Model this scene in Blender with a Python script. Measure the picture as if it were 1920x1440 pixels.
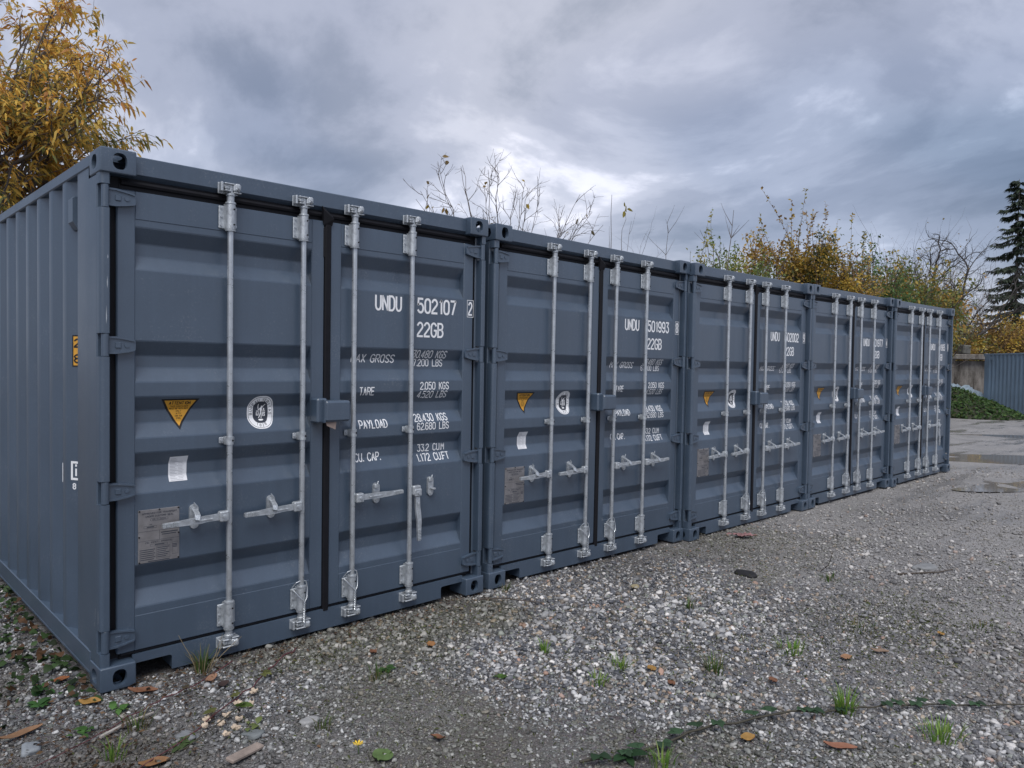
import bpy, bmesh, math, random
import numpy as np
from mathutils import Vector, Matrix

for o in list(bpy.data.objects):
    bpy.data.objects.remove(o, do_unlink=True)
scene = bpy.context.scene
COL = scene.collection
R = math.radians

# ------------------------------------------------------------------ camera
CAM = (-1.0371, -3.8754, 1.6064)
YAW, PIT, ROLL, FPX = 0.7648, -0.0283, 0.0152, 1403.84
fw = Vector((math.sin(YAW)*math.cos(PIT), math.cos(YAW)*math.cos(PIT), math.sin(PIT)))
rt = Vector((math.cos(YAW), -math.sin(YAW), 0))
up = rt.cross(fw)
rt2 = math.cos(ROLL)*rt + math.sin(ROLL)*up
up2 = -math.sin(ROLL)*rt + math.cos(ROLL)*up
cd = bpy.data.cameras.new('camera'); cam = bpy.data.objects.new('camera', cd); COL.objects.link(cam)
cam.matrix_world = Matrix(((rt2.x, up2.x, -fw.x, CAM[0]), (rt2.y, up2.y, -fw.y, CAM[1]), (rt2.z, up2.z, -fw.z, CAM[2]), (0, 0, 0, 1)))
cd.sensor_width = 36.0; cd.lens = 36.0*FPX/1920.0; cd.clip_start = 0.05; cd.clip_end = 3000
scene.camera = cam

# ------------------------------------------------------------------ light
SUN_DIR = Vector((-0.38, -0.41, 0.83)).normalized()          # towards the brightest part of the overcast
SUN_EL = math.asin(SUN_DIR.z)
sd = bpy.data.lights.new('sun', 'SUN'); sun = bpy.data.objects.new('sun', sd); COL.objects.link(sun)
sd.energy = 1.4; sd.angle = R(38); sd.color = (1.0, 0.97, 0.93)
sun.rotation_euler = SUN_DIR.to_track_quat('Z', 'Y').to_euler()

world = bpy.data.worlds.new('World'); scene.world = world; world.use_nodes = True
wn, wl = world.node_tree.nodes, world.node_tree.links
wn.clear()
def wnode(t, **k):
    n = wn.new(t)
    for a, b in k.items(): setattr(n, a, b)
    return n
wout = wnode('ShaderNodeOutputWorld'); bg = wnode('ShaderNodeBackground'); bg.inputs[1].default_value = 0.1
wl.new(bg.outputs[0], wout.inputs[0])
sky = wnode('ShaderNodeTexSky', sky_type='NISHITA', sun_disc=False)
sky.sun_elevation = SUN_EL; sky.sun_rotation = math.atan2(SUN_DIR.x, SUN_DIR.y)
tc = wnode('ShaderNodeTexCoord'); sep = wnode('ShaderNodeSeparateXYZ'); wl.new(tc.outputs['Generated'], sep.inputs[0])
def wmath(op, a, b=None, clamp=False):
    n = wnode('ShaderNodeMath', operation=op, use_clamp=clamp)
    for i, v in enumerate((a, b)):
        if v is None: continue
        if isinstance(v, (int, float)): n.inputs[i].default_value = v
        else: wl.new(v, n.inputs[i])
    return n.outputs[0]
zz = wmath('ADD', wmath('MAXIMUM', sep.outputs[2], 0.0), 0.30)
cx = wmath('DIVIDE', sep.outputs[0], zz); cy = wmath('DIVIDE', sep.outputs[1], zz)
cmb = wnode('ShaderNodeCombineXYZ'); wl.new(cx, cmb.inputs[0]); wl.new(cy, cmb.inputs[1])
def wnoise(scale, detail, rough, dist, off):
    mp = wnode('ShaderNodeMapping'); mp.inputs['Location'].default_value = off; wl.new(cmb.outputs[0], mp.inputs[0])
    mp.inputs['Rotation'].default_value = (0, 0, 0.5)
    mp.inputs['Scale'].default_value = (1.0, 0.84, 1.0)
    n = wnode('ShaderNodeTexNoise'); wl.new(mp.outputs[0], n.inputs['Vector'])
    n.inputs['Scale'].default_value = scale; n.inputs['Detail'].default_value = detail
    n.inputs['Roughness'].default_value = rough; n.inputs['Distortion'].default_value = dist
    return n.outputs[0]
def wramp(fac, stops, interp='EASE'):
    n = wnode('ShaderNodeValToRGB'); n.color_ramp.interpolation = interp
    e = n.color_ramp.elements
    while len(e) < len(stops): e.new(0.5)
    for i, (p, c) in enumerate(stops): e[i].position = p; e[i].color = (*c, 1)
    wl.new(fac, n.inputs[0]); return n.outputs[0]
SKY_OFF = (3.1, 1.7, 0.0)
n1 = wnoise(0.62, 3, 0.5, 0.3, SKY_OFF)
n2 = wnoise(1.75, 9, 0.58, 0.3, (SKY_OFF[0]+7.3, SKY_OFF[1]-2.1, 0))
base = wramp(n1, [(0.34, (1.12, 1.40, 1.98)), (0.46, (1.80, 2.02, 2.66)), (0.56, (2.7, 2.82, 3.38)), (0.68, (3.7, 3.72, 4.1))])
wisp = wramp(n2, [(0.34, (0.60, 0.63, 0.67)), (0.47, (0.90, 0.91, 0.93)), (0.56, (1.2, 1.19, 1.17)), (0.65, (1.95, 1.87, 1.74))])
mul = wnode('ShaderNodeMix', data_type='RGBA', blend_type='MULTIPLY'); mul.inputs[0].default_value = 1
wl.new(base, mul.inputs[6]); wl.new(wisp, mul.inputs[7])
mixs = wnode('ShaderNodeMix', data_type='RGBA'); mixs.inputs[0].default_value = 0.9
wl.new(sky.outputs[0], mixs.inputs[6]); wl.new(mul.outputs[2], mixs.inputs[7])
wl.new(mixs.outputs[2], bg.inputs[0])

vs = scene.view_settings
vs.view_transform = 'Standard'; vs.look = 'None'; vs.exposure = 0.98; vs.gamma = 1.0; vs.use_curve_mapping = False

# ------------------------------------------------------------------ materials
MATS = {}
def M(name, col=(0.5, 0.5, 0.5), rough=0.5, metal=0.0, var=0.0, vscale=6.0, bump=0.0, bscale=200.0, attr=None, instancer=False, translucent=0.0, spec=0.5, rvar=0.0):
    """principled material: colour (or a colour attribute) times slow noise, fine bump"""
    if name in MATS: return MATS[name]
    m = bpy.data.materials.new(name); m.use_nodes = True; MATS[name] = m
    nt = m.node_tree; N, L = nt.nodes, nt.links; bs = N['Principled BSDF']; out = N['Material Output']
    bs.inputs['Roughness'].default_value = rough; bs.inputs['Metallic'].default_value = metal
    bs.inputs['Specular IOR Level'].default_value = spec
    bs.inputs['Base Color'].default_value = (*col, 1)
    src = None
    tcn = N.new('ShaderNodeTexCoord')
    if attr:
        at = N.new('ShaderNodeAttribute'); at.attribute_name = attr
        if instancer: at.attribute_type = 'INSTANCER'
        src = at.outputs['Color']
    if var > 0:
        nz = N.new('ShaderNodeTexNoise'); nz.inputs['Scale'].default_value = vscale; nz.inputs['Detail'].default_value = 6; nz.inputs['Roughness'].default_value = 0.62
        L.new(tcn.outputs['Object'], nz.inputs['Vector'])
        mr = N.new('ShaderNodeMapRange'); mr.inputs['From Min'].default_value = 0.25; mr.inputs['From Max'].default_value = 0.75
        mr.inputs['To Min'].default_value = 1-var; mr.inputs['To Max'].default_value = 1+var
        L.new(nz.outputs[0], mr.inputs[0])
        mx = N.new('ShaderNodeMix'); mx.data_type = 'RGBA'; mx.blend_type = 'MULTIPLY'; mx.inputs[0].default_value = 1
        if src: L.new(src, mx.inputs[6])
        else: mx.inputs[6].default_value = (*col, 1)
        L.new(mr.outputs[0], mx.inputs[7]); src = mx.outputs[2]
        if rvar > 0:
            m2 = N.new('ShaderNodeMapRange'); m2.inputs['From Min'].default_value = 0.3; m2.inputs['From Max'].default_value = 0.7
            m2.inputs['To Min'].default_value = rough-rvar; m2.inputs['To Max'].default_value = rough+rvar
            L.new(nz.outputs[0], m2.inputs[0]); L.new(m2.outputs[0], bs.inputs['Roughness'])
    if src: L.new(src, bs.inputs['Base Color'])
    if bump > 0:
        bz = N.new('ShaderNodeTexNoise'); bz.inputs['Scale'].default_value = bscale; bz.inputs['Detail'].default_value = 3
        L.new(tcn.outputs['Object'], bz.inputs['Vector'])
        bp = N.new('ShaderNodeBump'); bp.inputs['Strength'].default_value = bump; bp.inputs['Distance'].default_value = 0.01
        L.new(bz.outputs[0], bp.inputs['Height']); L.new(bp.outputs[0], bs.inputs['Normal'])
    if translucent > 0:
        tr = N.new('ShaderNodeBsdfTranslucent'); ms = N.new('ShaderNodeMixShader'); ms.inputs[0].default_value = translucent
        if src: L.new(src, tr.inputs[0])
        else: tr.inputs[0].default_value = (*col, 1)
        L.new(bs.outputs[0], ms.inputs[1]); L.new(tr.outputs[0], ms.inputs[2]); L.new(ms.outputs[0], out.inputs[0])
    return m

def paint_material(name, col, rough=0.38):
    """slate container paint: slow fading, vertical rain streaks, dust specks, orange-peel relief"""
    m = bpy.data.materials.new(name); m.use_nodes = True; MATS[name] = m
    N, L = m.node_tree.nodes, m.node_tree.links; bs = N['Principled BSDF']
    tcn = N.new('ShaderNodeTexCoord'); geo = N.new('ShaderNodeNewGeometry')
    def noise(vec, sc, det, ro):
        n = N.new('ShaderNodeTexNoise'); n.inputs['Scale'].default_value = sc; n.inputs['Detail'].default_value = det; n.inputs['Roughness'].default_value = ro
        L.new(vec, n.inputs['Vector']); return n.outputs[0]
    mp = N.new('ShaderNodeMapping'); mp.inputs['Scale'].default_value = (26, 26, 0.9); L.new(geo.outputs['Position'], mp.inputs[0])
    a = noise(geo.outputs['Position'], 1.6, 6, 0.6); b = noise(mp.outputs[0], 1.0, 4, 0.6); c = noise(geo.outputs['Position'], 90, 3, 0.7)
    def rng(x, f0, f1, t0, t1):
        n = N.new('ShaderNodeMapRange'); n.inputs[1].default_value = f0; n.inputs[2].default_value = f1; n.inputs[3].default_value = t0; n.inputs[4].default_value = t1
        L.new(x, n.inputs[0]); return n.outputs[0]
    def mm(op, x, y):
        n = N.new('ShaderNodeMath'); n.operation = op
        for i, v in enumerate((x, y)):
            if isinstance(v, (int, float)): n.inputs[i].default_value = v
            else: L.new(v, n.inputs[i])
        return n.outputs[0]
    f = mm('MULTIPLY', mm('MULTIPLY', rng(a, .25, .75, .88, 1.12), rng(b, .3, .7, .95, 1.05)), rng(c, .3, .75, .96, 1.06))
    mx = N.new('ShaderNodeMix'); mx.data_type = 'RGBA'; mx.blend_type = 'MULTIPLY'; mx.inputs[0].default_value = 1; mx.inputs[6].default_value = (*col, 1)
    L.new(f, mx.inputs[7])
    dust = rng(mm('MULTIPLY', noise(geo.outputs['Position'], 3.3, 9, .72), rng(c, .35, .7, .4, 1)), .44, .72, 0, .45)
    m2 = N.new('ShaderNodeMix'); m2.data_type = 'RGBA'; m2.inputs[7].default_value = (.26, .26, .27, 1)
    L.new(dust, m2.inputs[0]); L.new(mx.outputs[2], m2.inputs[6]); L.new(m2.outputs[2], bs.inputs['Base Color'])
    L.new(rng(a, .25, .75, rough-.08, rough+.10), bs.inputs['Roughness'])
    bs.inputs['Specular IOR Level'].default_value = 1.0
    bp = N.new('ShaderNodeBump'); bp.inputs['Strength'].default_value = .05; bp.inputs['Distance'].default_value = .004
    L.new(noise(geo.outputs['Position'], 130, 3, .5), bp.inputs['Height'])
    bp2 = N.new('ShaderNodeBump'); bp2.inputs['Strength'].default_value = .22; bp2.inputs['Distance'].default_value = .02
    L.new(noise(geo.outputs['Position'], 2.6, 2, .4), bp2.inputs['Height']); L.new(bp.outputs[0], bp2.inputs['Normal'])
    L.new(bp2.outputs[0], bs.inputs['Normal'])
    return m

PAINT = paint_material('slate_paint', (0.053, 0.080, 0.120))
PAINT_BLUE = paint_material('blue_paint', (0.24, 0.34, 0.46))
GALV = M('galvanised_steel', (0.52, 0.55, 0.58), 0.33, 0.7, var=0.16, vscale=22, bump=0.12, bscale=400, rvar=.1)
CAST = M('zinc_cast', (0.48, 0.51, 0.54), 0.42, 0.6, var=0.28, vscale=40, bump=0.25, bscale=260, rvar=.1)
RUBBER = M('black_rubber', (0.007, 0.007, 0.010), 0.6, var=0.3, vscale=20, spec=.25)
HOLE = M('bolt_hole', (0.004, 0.004, 0.005), 0.9)
WHITE = M('white_vinyl', (0.84, 0.85, 0.87), 0.5, var=0.06, vscale=30)
INKD = M('dark_ink', (0.035, 0.042, 0.06), 0.5)
BLACK = M('black_vinyl', (0.012, 0.011, 0.011), 0.45)
AMBER = M('amber_vinyl', (0.66, 0.33, 0.035), 0.45, var=0.06, vscale=25)
PAPER = M('printed_paper', (0.74, 0.75, 0.78), 0.8, var=0.05, vscale=30)
INKG = M('grey_print', (0.40, 0.41, 0.44), 0.8)
PLATE = M('etched_plate', (0.26, 0.25, 0.255), 0.45, 0.45, var=0.18, vscale=30, rvar=.08)
CARD = M('brown_card', (0.22, 0.17, 0.15), 0.8, var=0.12, vscale=40)
SCRATCH = M('paint_scratch', (0.42, 0.45, 0.48), 0.6, var=0.2, vscale=60)

# ------------------------------------------------------------------ mesh helpers
class MB:
    def __init__(s): s.v, s.f, s.m = [], [], []
    def add(s, vs, fs, mi=0):
        b = len(s.v); s.v += [tuple(v) for v in vs]; s.f += [tuple(b+i for i in f) for f in fs]; s.m += [mi]*len(fs); return s
    def box(s, x0, x1, y0, y1, z0, z1, mi=0):
        return s.add([(x0,y0,z0),(x1,y0,z0),(x1,y1,z0),(x0,y1,z0),(x0,y0,z1),(x1,y0,z1),(x1,y1,z1),(x0,y1,z1)],
                     [(0,3,2,1),(4,5,6,7),(0,1,5,4),(1,2,6,5),(2,3,7,6),(3,0,4,7)], mi)
    def cbox(s, x0, x1, y0, y1, z0, z1, c=0.004, mi=0):
        """box with chamfered edges"""
        c = min(c, (x1-x0)*.45, (y1-y0)*.45, (z1-z0)*.45)
        lo, hi = (x0,y0,z0), (x1,y1,z1); vs = []; idx = {}
        for sx in (0,1):
            for sy in (0,1):
                for sz in (0,1):
                    S = (sx,sy,sz)
                    for a in range(3):
                        p = [0,0,0]
                        for k in range(3):
                            e = hi[k] if S[k] else lo[k]
                            p[k] = e if k == a else (e-c if S[k] else e+c)
                        idx[S+(a,)] = len(vs); vs.append(tuple(p))
        fs = []
        for a in range(3):
            b, d = (a+1) % 3, (a+2) % 3
            for sa in (0,1):
                q = []
                for sb, sdd in ((0,0),(1,0),(1,1),(0,1)):
                    S = [0,0,0]; S[a] = sa; S[b] = sb; S[d] = sdd; q.append(idx[tuple(S)+(a,)])
                fs.append(tuple(q) if sa else tuple(reversed(q)))
            for sb in (0,1):
                for sdd in (0,1):
                    S0 = [0,0,0]; S1 = [0,0,0]; S0[b] = S1[b] = sb; S0[d] = S1[d] = sdd; S1[a] = 1
                    q = [idx[tuple(S0)+(b,)], idx[tuple(S1)+(b,)], idx[tuple(S1)+(d,)], idx[tuple(S0)+(d,)]]
                    fs.append(tuple(q) if (sb ^ sdd) else tuple(reversed(q)))
        for sx in (0,1):
            for sy in (0,1):
                for sz in (0,1):
                    S = (sx,sy,sz); q = [idx[S+(0,)], idx[S+(1,)], idx[S+(2,)]]
                    fs.append(tuple(q) if (sx+sy+sz) % 2 else tuple(reversed(q)))
        return s.add(vs, fs, mi)
    def tube(s, pts, rad, n=8, mi=0, cap=True):
        pts = [Vector(p) for p in pts]; k = len(pts)
        if isinstance(rad, (int, float)): rad = [rad]*k
        t0 = (pts[1]-pts[0]).normalized()
        a = Vector((0,0,1)) if abs(t0.z) < .9 else Vector((1,0,0))
        u = (a - t0*a.dot(t0)).normalized(); vs = []; fs = []
        for i, p in enumerate(pts):
            t = (pts[min(i+1,k-1)]-pts[max(i-1,0)]).normalized()
            u = (u - t*u.dot(t)); u = u.normalized() if u.length > 1e-6 else Vector((1,0,0)); w = t.cross(u)
            for j in range(n):
                an = 2*math.pi*j/n; vs.append(p+(u*math.cos(an)+w*math.sin(an))*rad[i])
        for i in range(k-1):
            for j in range(n):
                fs.append((i*n+j, i*n+(j+1) % n, (i+1)*n+(j+1) % n, (i+1)*n+j))
        if cap: fs.append(tuple(reversed(range(n)))); fs.append(tuple(range((k-1)*n, k*n)))
        return s.add(vs, fs, mi)
    def lathe(s, cx, cy, prof, n=14, mi=0):
        """profile [(r,z)] about a vertical axis"""
        vs = []; fs = []
        for r, z in prof:
            for j in range(n):
                an = 2*math.pi*j/n; vs.append((cx+r*math.cos(an), cy+r*math.sin(an), z))
        for i in range(len(prof)-1):
            for j in range(n): fs.append((i*n+j, i*n+(j+1) % n, (i+1)*n+(j+1) % n, (i+1)*n+j))
        fs.append(tuple(reversed(range(n)))); fs.append(tuple(range((len(prof)-1)*n, len(prof)*n)))
        return s.add(vs, fs, mi)
    def disc_y(s, cx, cz, y0, y1, r, n=10, mi=0):
        """short cylinder along y (y0 in front)"""
        vs = [(cx+r*math.cos(2*math.pi*j/n), y, cz+r*math.sin(2*math.pi*j/n)) for y in (y0, y1) for j in range(n)]
        fs = [tuple(range(n)), tuple(reversed(range(n, 2*n)))] + [(j, j+n, (j+1) % n+n, (j+1) % n) for j in range(n)]
        return s.add(vs, fs, mi)
    def prism_y(s, poly, y0, y1, mi=0):
        """(x,z) outline pushed along y"""
        n = len(poly); vs = [(x, y, z) for y in (y0, y1) for x, z in poly]
        fs = [tuple(range(n)), tuple(reversed(range(n, 2*n)))] + [(j, j+n, (j+1) % n+n, (j+1) % n) for j in range(n)]
        return s.add(vs, fs, mi)
    def mesh(s, name, mats, smooth=True, angle=32):
        me = bpy.data.meshes.new(name); me.from_pydata([tuple(v) for v in s.v], [], s.f)
        for m in (mats if isinstance(mats, (list, tuple)) else [mats]): me.materials.append(m)
        me.polygons.foreach_set('material_index', s.m)
        bm = bmesh.new(); bm.from_mesh(me); bmesh.ops.recalc_face_normals(bm, faces=bm.faces); bm.to_mesh(me); bm.free()
        if smooth:
            me.polygons.foreach_set('use_smooth', [True]*len(me.polygons)); me.set_sharp_from_angle(angle=R(angle))
        me.update(); return me
def obj(name, me, parent=None, loc=None, scale=None, rot=None):
    o = bpy.data.objects.new(name, me); COL.objects.link(o)
    if parent: o.parent = parent
    if loc: o.location = loc
    if scale: o.scale = scale
    if rot: o.rotation_euler = rot
    return o
def tag(o, label=None, cat=None, group=None, kind=None):
    if label: o['label'] = label
    if cat: o['category'] = cat
    if group: o['group'] = group
    if kind: o['kind'] = kind
    return o
def empty(name, loc, rot=(0,0,0)):
    o = bpy.data.objects.new(name, None); COL.objects.link(o); o.location = loc; o.rotation_euler = rot; o.empty_display_size = .2; return o
def np_mesh(name, V, F, mats, tint=None, smooth=False):
    """big mesh from arrays; F is a list of (m,k) index arrays; tint is per vertex rgb"""
    me = bpy.data.meshes.new(name); V = np.asarray(V, np.float32)
    me.vertices.add(len(V)); me.vertices.foreach_set('co', V.ravel())
    F = F if isinstance(F, list) else [F]
    loops = np.concatenate([np.asarray(f).ravel() for f in F]).astype(np.int32)
    sizes = np.concatenate([np.full(len(f), f.shape[1], np.int32) for f in F])
    me.loops.add(len(loops)); me.loops.foreach_set('vertex_index', loops)
    me.polygons.add(len(sizes)); me.polygons.foreach_set('loop_start', np.concatenate([[0], np.cumsum(sizes)[:-1]]).astype(np.int32))
    for m in (mats if isinstance(mats, (list, tuple)) else [mats]): me.materials.append(m)
    if smooth: me.polygons.foreach_set('use_smooth', np.ones(len(sizes), bool))
    me.update(calc_edges=True)
    if tint is not None:
        a = me.attributes.new('tint', 'FLOAT_COLOR', 'POINT')
        a.data.foreach_set('color', np.concatenate([np.asarray(tint, np.float32), np.ones((len(V), 1), np.float32)], 1).ravel())
    return me

# ------------------------------------------------------------------ the ground
def sstep(x, a, b):
    t = np.clip((np.asarray(x, float)-a)/(b-a), 0, 1); return t*t*(3-2*t)
def gz(x, y):
    """ground height"""
    x = np.asarray(x, float); y = np.asarray(y, float)
    h = -0.012 - 0.03*sstep(x, 1.5, 6) - 0.2*sstep(x, 12, 38)
    w = 0.010*np.sin(1.7*x+0.6*y+.4)*np.cos(1.3*y-.5*x) + 0.006*np.sin(4.1*x-2.2*y)*np.sin(3.3*y+1.9*x)
    near = sstep(-y, 0.1, 1.0)
    return h + w*(0.25+0.75*near)
def G(x, y): return float(gz(x, y))

def ground_material():
    m = bpy.data.materials.new('gravel_ground'); m.use_nodes = True
    N, L = m.node_tree.nodes, m.node_tree.links; bs = N['Principled BSDF']
    pos = N.new('ShaderNodeNewGeometry').outputs['Position']
    def noise(sc, det=5, ro=.6, dist=0, off=(0,0,0)):
        mp = N.new('ShaderNodeMapping'); mp.inputs['Location'].default_value = off; L.new(pos, mp.inputs[0])
        n = N.new('ShaderNodeTexNoise'); n.inputs['Scale'].default_value = sc; n.inputs['Detail'].default_value = det; n.inputs['Roughness'].default_value = ro; n.inputs['Distortion'].default_value = dist
        L.new(mp.outputs[0], n.inputs['Vector']); return n.outputs[0]
    def rng(x, f0, f1, t0, t1):
        n = N.new('ShaderNodeMapRange'); n.inputs[1].default_value = f0; n.inputs[2].default_value = f1; n.inputs[3].default_value = t0; n.inputs[4].default_value = t1
        L.new(x, n.inputs[0]); return n.outputs[0]
    def mix(f, a, b, mode='MIX'):
        n = N.new('ShaderNodeMix'); n.data_type = 'RGBA'; n.blend_type = mode
        for i, v in ((0, f), (6, a), (7, b)):
            if isinstance(v, (int, float)): n.inputs[i].default_value = v
            elif isinstance(v, tuple): n.inputs[i].default_value = (*v, 1)
            else: L.new(v, n.inputs[i])
        return n.outputs[2]
    def vor(sc, feat='F1'):
        n = N.new('ShaderNodeTexVoronoi'); n.feature = feat; n.inputs['Scale'].default_value = sc; n.inputs['Randomness'].default_value = 1
        L.new(pos, n.inputs['Vector']); return n
    v1 = vor(62); v2 = vor(150); e1 = vor(62, 'DISTANCE_TO_EDGE')
    bw = N.new('ShaderNodeRGBToBW'); L.new(v1.outputs['Color'], bw.inputs[0])
    bw2 = N.new('ShaderNodeRGBToBW'); L.new(v2.outputs['Color'], bw2.inputs[0])
    stone = mix(rng(bw.outputs[0], .15, .85, 0, 1), (.075, .077, .084), (.31, .30, .30))
    stone = mix(rng(bw2.outputs[0], .2, .8, 0, .5), stone, (.12, .115, .11))
    stone = mix(.18, stone, v1.outputs['Color'], 'SOFT_LIGHT')
    dirt = mix(rng(noise(35, 6, .7), .3, .7, 0, 1), (.085, .074, .065), (.19, .172, .158))
    big = noise(.55, 5, .6, .3)
    sand = mix(rng(noise(60, 5, .75), .3, .7, 0, 1), (.16, .155, .155), (.30, .29, .29))
    c = mix(rng(noise(1.3, 6, .65, .2, (4, 1, 0)), .35, .62, .15, .8), stone, dirt)
    c = mix(rng(big, .50, .64, 0, .75), c, sand)
    sx_ = N.new('ShaderNodeSeparateXYZ'); L.new(pos, sx_.inputs[0])
    tm = N.new('ShaderNodeMath'); tm.operation = 'MULTIPLY_ADD'; L.new(sx_.outputs[1], tm.inputs[0]); tm.inputs[1].default_value = -.9; L.new(sx_.outputs[0], tm.inputs[2])
    tn = N.new('ShaderNodeMath'); tn.operation = 'MULTIPLY_ADD'; L.new(noise(.7, 5, .65, .4, (7, 2, 0)), tn.inputs[0]); tn.inputs[1].default_value = 6.0; L.new(tm.outputs[0], tn.inputs[2])
    fines = mix(rng(noise(22, 7, .75), .3, .7, 0, 1), (.33, .32, .315), (.52, .505, .50))
    c = mix(rng(tn.outputs[0], 7.0, 10.5, 0, .72), c, fines)
    moss = rng(noise(1.9, 7, .7, .5, (11, 3, 0)), .60, .72, 0, .75)
    c = mix(moss, c, mix(rng(noise(45, 4, .7), .3, .7, 0, 1), (.045, .052, .018), (.095, .10, .038)))
    c = mix(rng(e1.outputs['Distance'], 0, .18, .55, 0), c, (.03, .028, .027))
    damp = rng(noise(.8, 5, .6, .4, (1, 9, 0)), .40, .62, 0, 1)
    c = mix(rng(damp, 0, 1, .0, .2), c, (.06, .057, .055))
    mps = N.new('ShaderNodeMapping'); mps.inputs['Scale'].default_value = (.28, 1.7, 1); mps.inputs['Rotation'].default_value = (0, 0, .12); L.new(pos, mps.inputs[0])
    ns = N.new('ShaderNodeTexNoise'); ns.inputs['Scale'].default_value = 1.0; ns.inputs['Detail'].default_value = 7; ns.inputs['Roughness'].default_value = .68; L.new(mps.outputs[0], ns.inputs['Vector'])
    wet = rng(ns.outputs[0], .50, .60, 0, 1); inl = N.new('ShaderNodeMath'); inl.operation = 'MULTIPLY'; L.new(wet, inl.inputs[0]); L.new(rng(tn.outputs[0], 9.0, 12.0, 0, 1), inl.inputs[1]); wet = inl.outputs[0]
    c = mix(rng(wet, 0, 1, 0, .35), c, (.10, .09, .082))
    L.new(c, bs.inputs['Base Color'])
    ro = N.new('ShaderNodeMix'); L.new(wet, ro.inputs[0]); L.new(rng(damp, 0, 1, .85, .36), ro.inputs[2]); ro.inputs[3].default_value = .14; L.new(ro.outputs[0], bs.inputs['Roughness'])
    bs.inputs['Specular IOR Level'].default_value = .5
    h = N.new('ShaderNodeMath'); h.operation = 'MULTIPLY_ADD'; L.new(e1.outputs['Distance'], h.inputs[0]); h.inputs[1].default_value = 1.2; L.new(noise(90, 4, .7), h.inputs[2])
    bp = N.new('ShaderNodeBump'); bp.inputs['Strength'].default_value = .8; bp.inputs['Distance'].default_value = .012; L.new(rng(wet, 0, 1, .8, .12), bp.inputs['Strength'])
    L.new(h.outputs[0], bp.inputs['Height'])
    bp2 = N.new('ShaderNodeBump'); bp2.inputs['Strength'].default_value = .5; bp2.inputs['Distance'].default_value = .05
    L.new(noise(5, 5, .6), bp2.inputs['Height']); L.new(bp.outputs[0], bp2.inputs['Normal']); L.new(bp2.outputs[0], bs.inputs['Normal'])
    return m
def axis(a, b, n, far):
    t = np.linspace(a, b, n); ext = np.array([3, 8, 20, 50, 120, 300, far])
    return np.concatenate([a-ext[::-1], t, b+ext])
xs = axis(-4, 44, 240, 900); ys = axis(-9, 10, 130, 900)
XX, YY = np.meshgrid(xs, ys, indexing='ij')
ZZ = gz(XX, YY)
Vg = np.stack([XX.ravel(), YY.ravel(), ZZ.ravel()], 1); nx, ny = len(xs), len(ys)
I = (np.arange(nx-1)[:, None]*ny+np.arange(ny-1)[None]).ravel()
tag(obj('ground', np_mesh('ground', Vg, np.stack([I, I+ny, I+ny+1, I+1], 1), ground_material(), smooth=True)), kind='structure')

# puddle: shallow muddy water lying in the track
rng_ = np.random.default_rng(5)
def blob(cx, cy, rx, ry, rot, n=48, seed=1, amp=.22):
    r = np.random.default_rng(seed); ph = r.uniform(0, 6.28, 6); am = r.uniform(.3, 1, 6)*amp/np.arange(1, 7)**.7
    out = []
    for t in np.linspace(0, 2*math.pi, n, endpoint=False):
        k = 1+sum(am[i]*math.sin((i+2)*t+ph[i]) for i in range(6))
        x, y = rx*k*math.cos(t), ry*k*math.sin(t)
        out.append((cx+x*math.cos(rot)-y*math.sin(rot), cy+x*math.sin(rot)+y*math.cos(rot)))
    return out
WATER = M('muddy_water', (.20, .19, .18), .04, var=.15, vscale=2)
for (px_, py_, rx_, ry_, ro_, lift, sd_) in ((16.0, -.9, 2.4, .75, -.78, .010, 3), (11.6, -1.35, 1.1, .45, -.70, .004, 4), (21.5, 1.0, 3.0, .5, -.75, .006, 9)):
    pts = blob(px_, py_, rx_, ry_, ro_, seed=sd_, amp=.3)
    gx_, gy_ = np.meshgrid(np.linspace(px_-rx_, px_+rx_, 24), np.linspace(py_-rx_, py_+rx_, 24)); inside = ((gx_-px_)**2+(gy_-py_)**2) < (rx_*.75)**2
    zp = float(gz(gx_, gy_)[inside].mean())+lift
    mb = MB(); mb.add([(x, y, zp) for x, y in pts], [tuple(range(len(pts)))])
    tag(obj('puddle', mb.mesh('puddle', WATER, smooth=False)), kind='structure')

# ------------------------------------------------------------------ shipping containers
W, H, LN = 2.438, 2.591, 6.058
CW, CL, CH = .162, .178, .118
YD, YP, DEP = .055, .0585, .043              # door frame plane, panel plane, groove depth
GRO = [(2.243,2.168,2.103,2.036), (1.686,1.615,1.553,1.484), (1.411,1.342,1.277,1.206), (1.133,1.064,1.001,.930), (.574,.507,.441,.364)]
ZF0, ZF1 = .325, 2.278                       # panel bottom and top
ZD0, ZD1 = .150, 2.415                       # door bottom and top
prof = [(ZF1, 0)]
for a, b, c, d in GRO: prof += [(a, 0), (b, DEP), (c, DEP), (d, 0)]
prof += [(ZF0, 0)]
def soften(pr, e=.007):
    out = [pr[0]]
    for i in range(1, len(pr)-1):
        (z0, y0), (z1, y1), (z2, y2) = pr[i-1:i+2]
        for (za, ya) in ((z0, y0), (z2, y2)):
            L_ = math.hypot(za-z1, ya-y1); k = min(e/L_, .45); out.append((z1+(za-z1)*k, y1+(ya-y1)*k))
    return out+[pr[-1]]
PROF = soften(prof, .004)
PZ = np.array([p[0] for p in PROF][::-1]); PY = np.array([p[1] for p in PROF][::-1])
def door_y(z): return YP+float(np.interp(z, PZ, PY))

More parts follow.
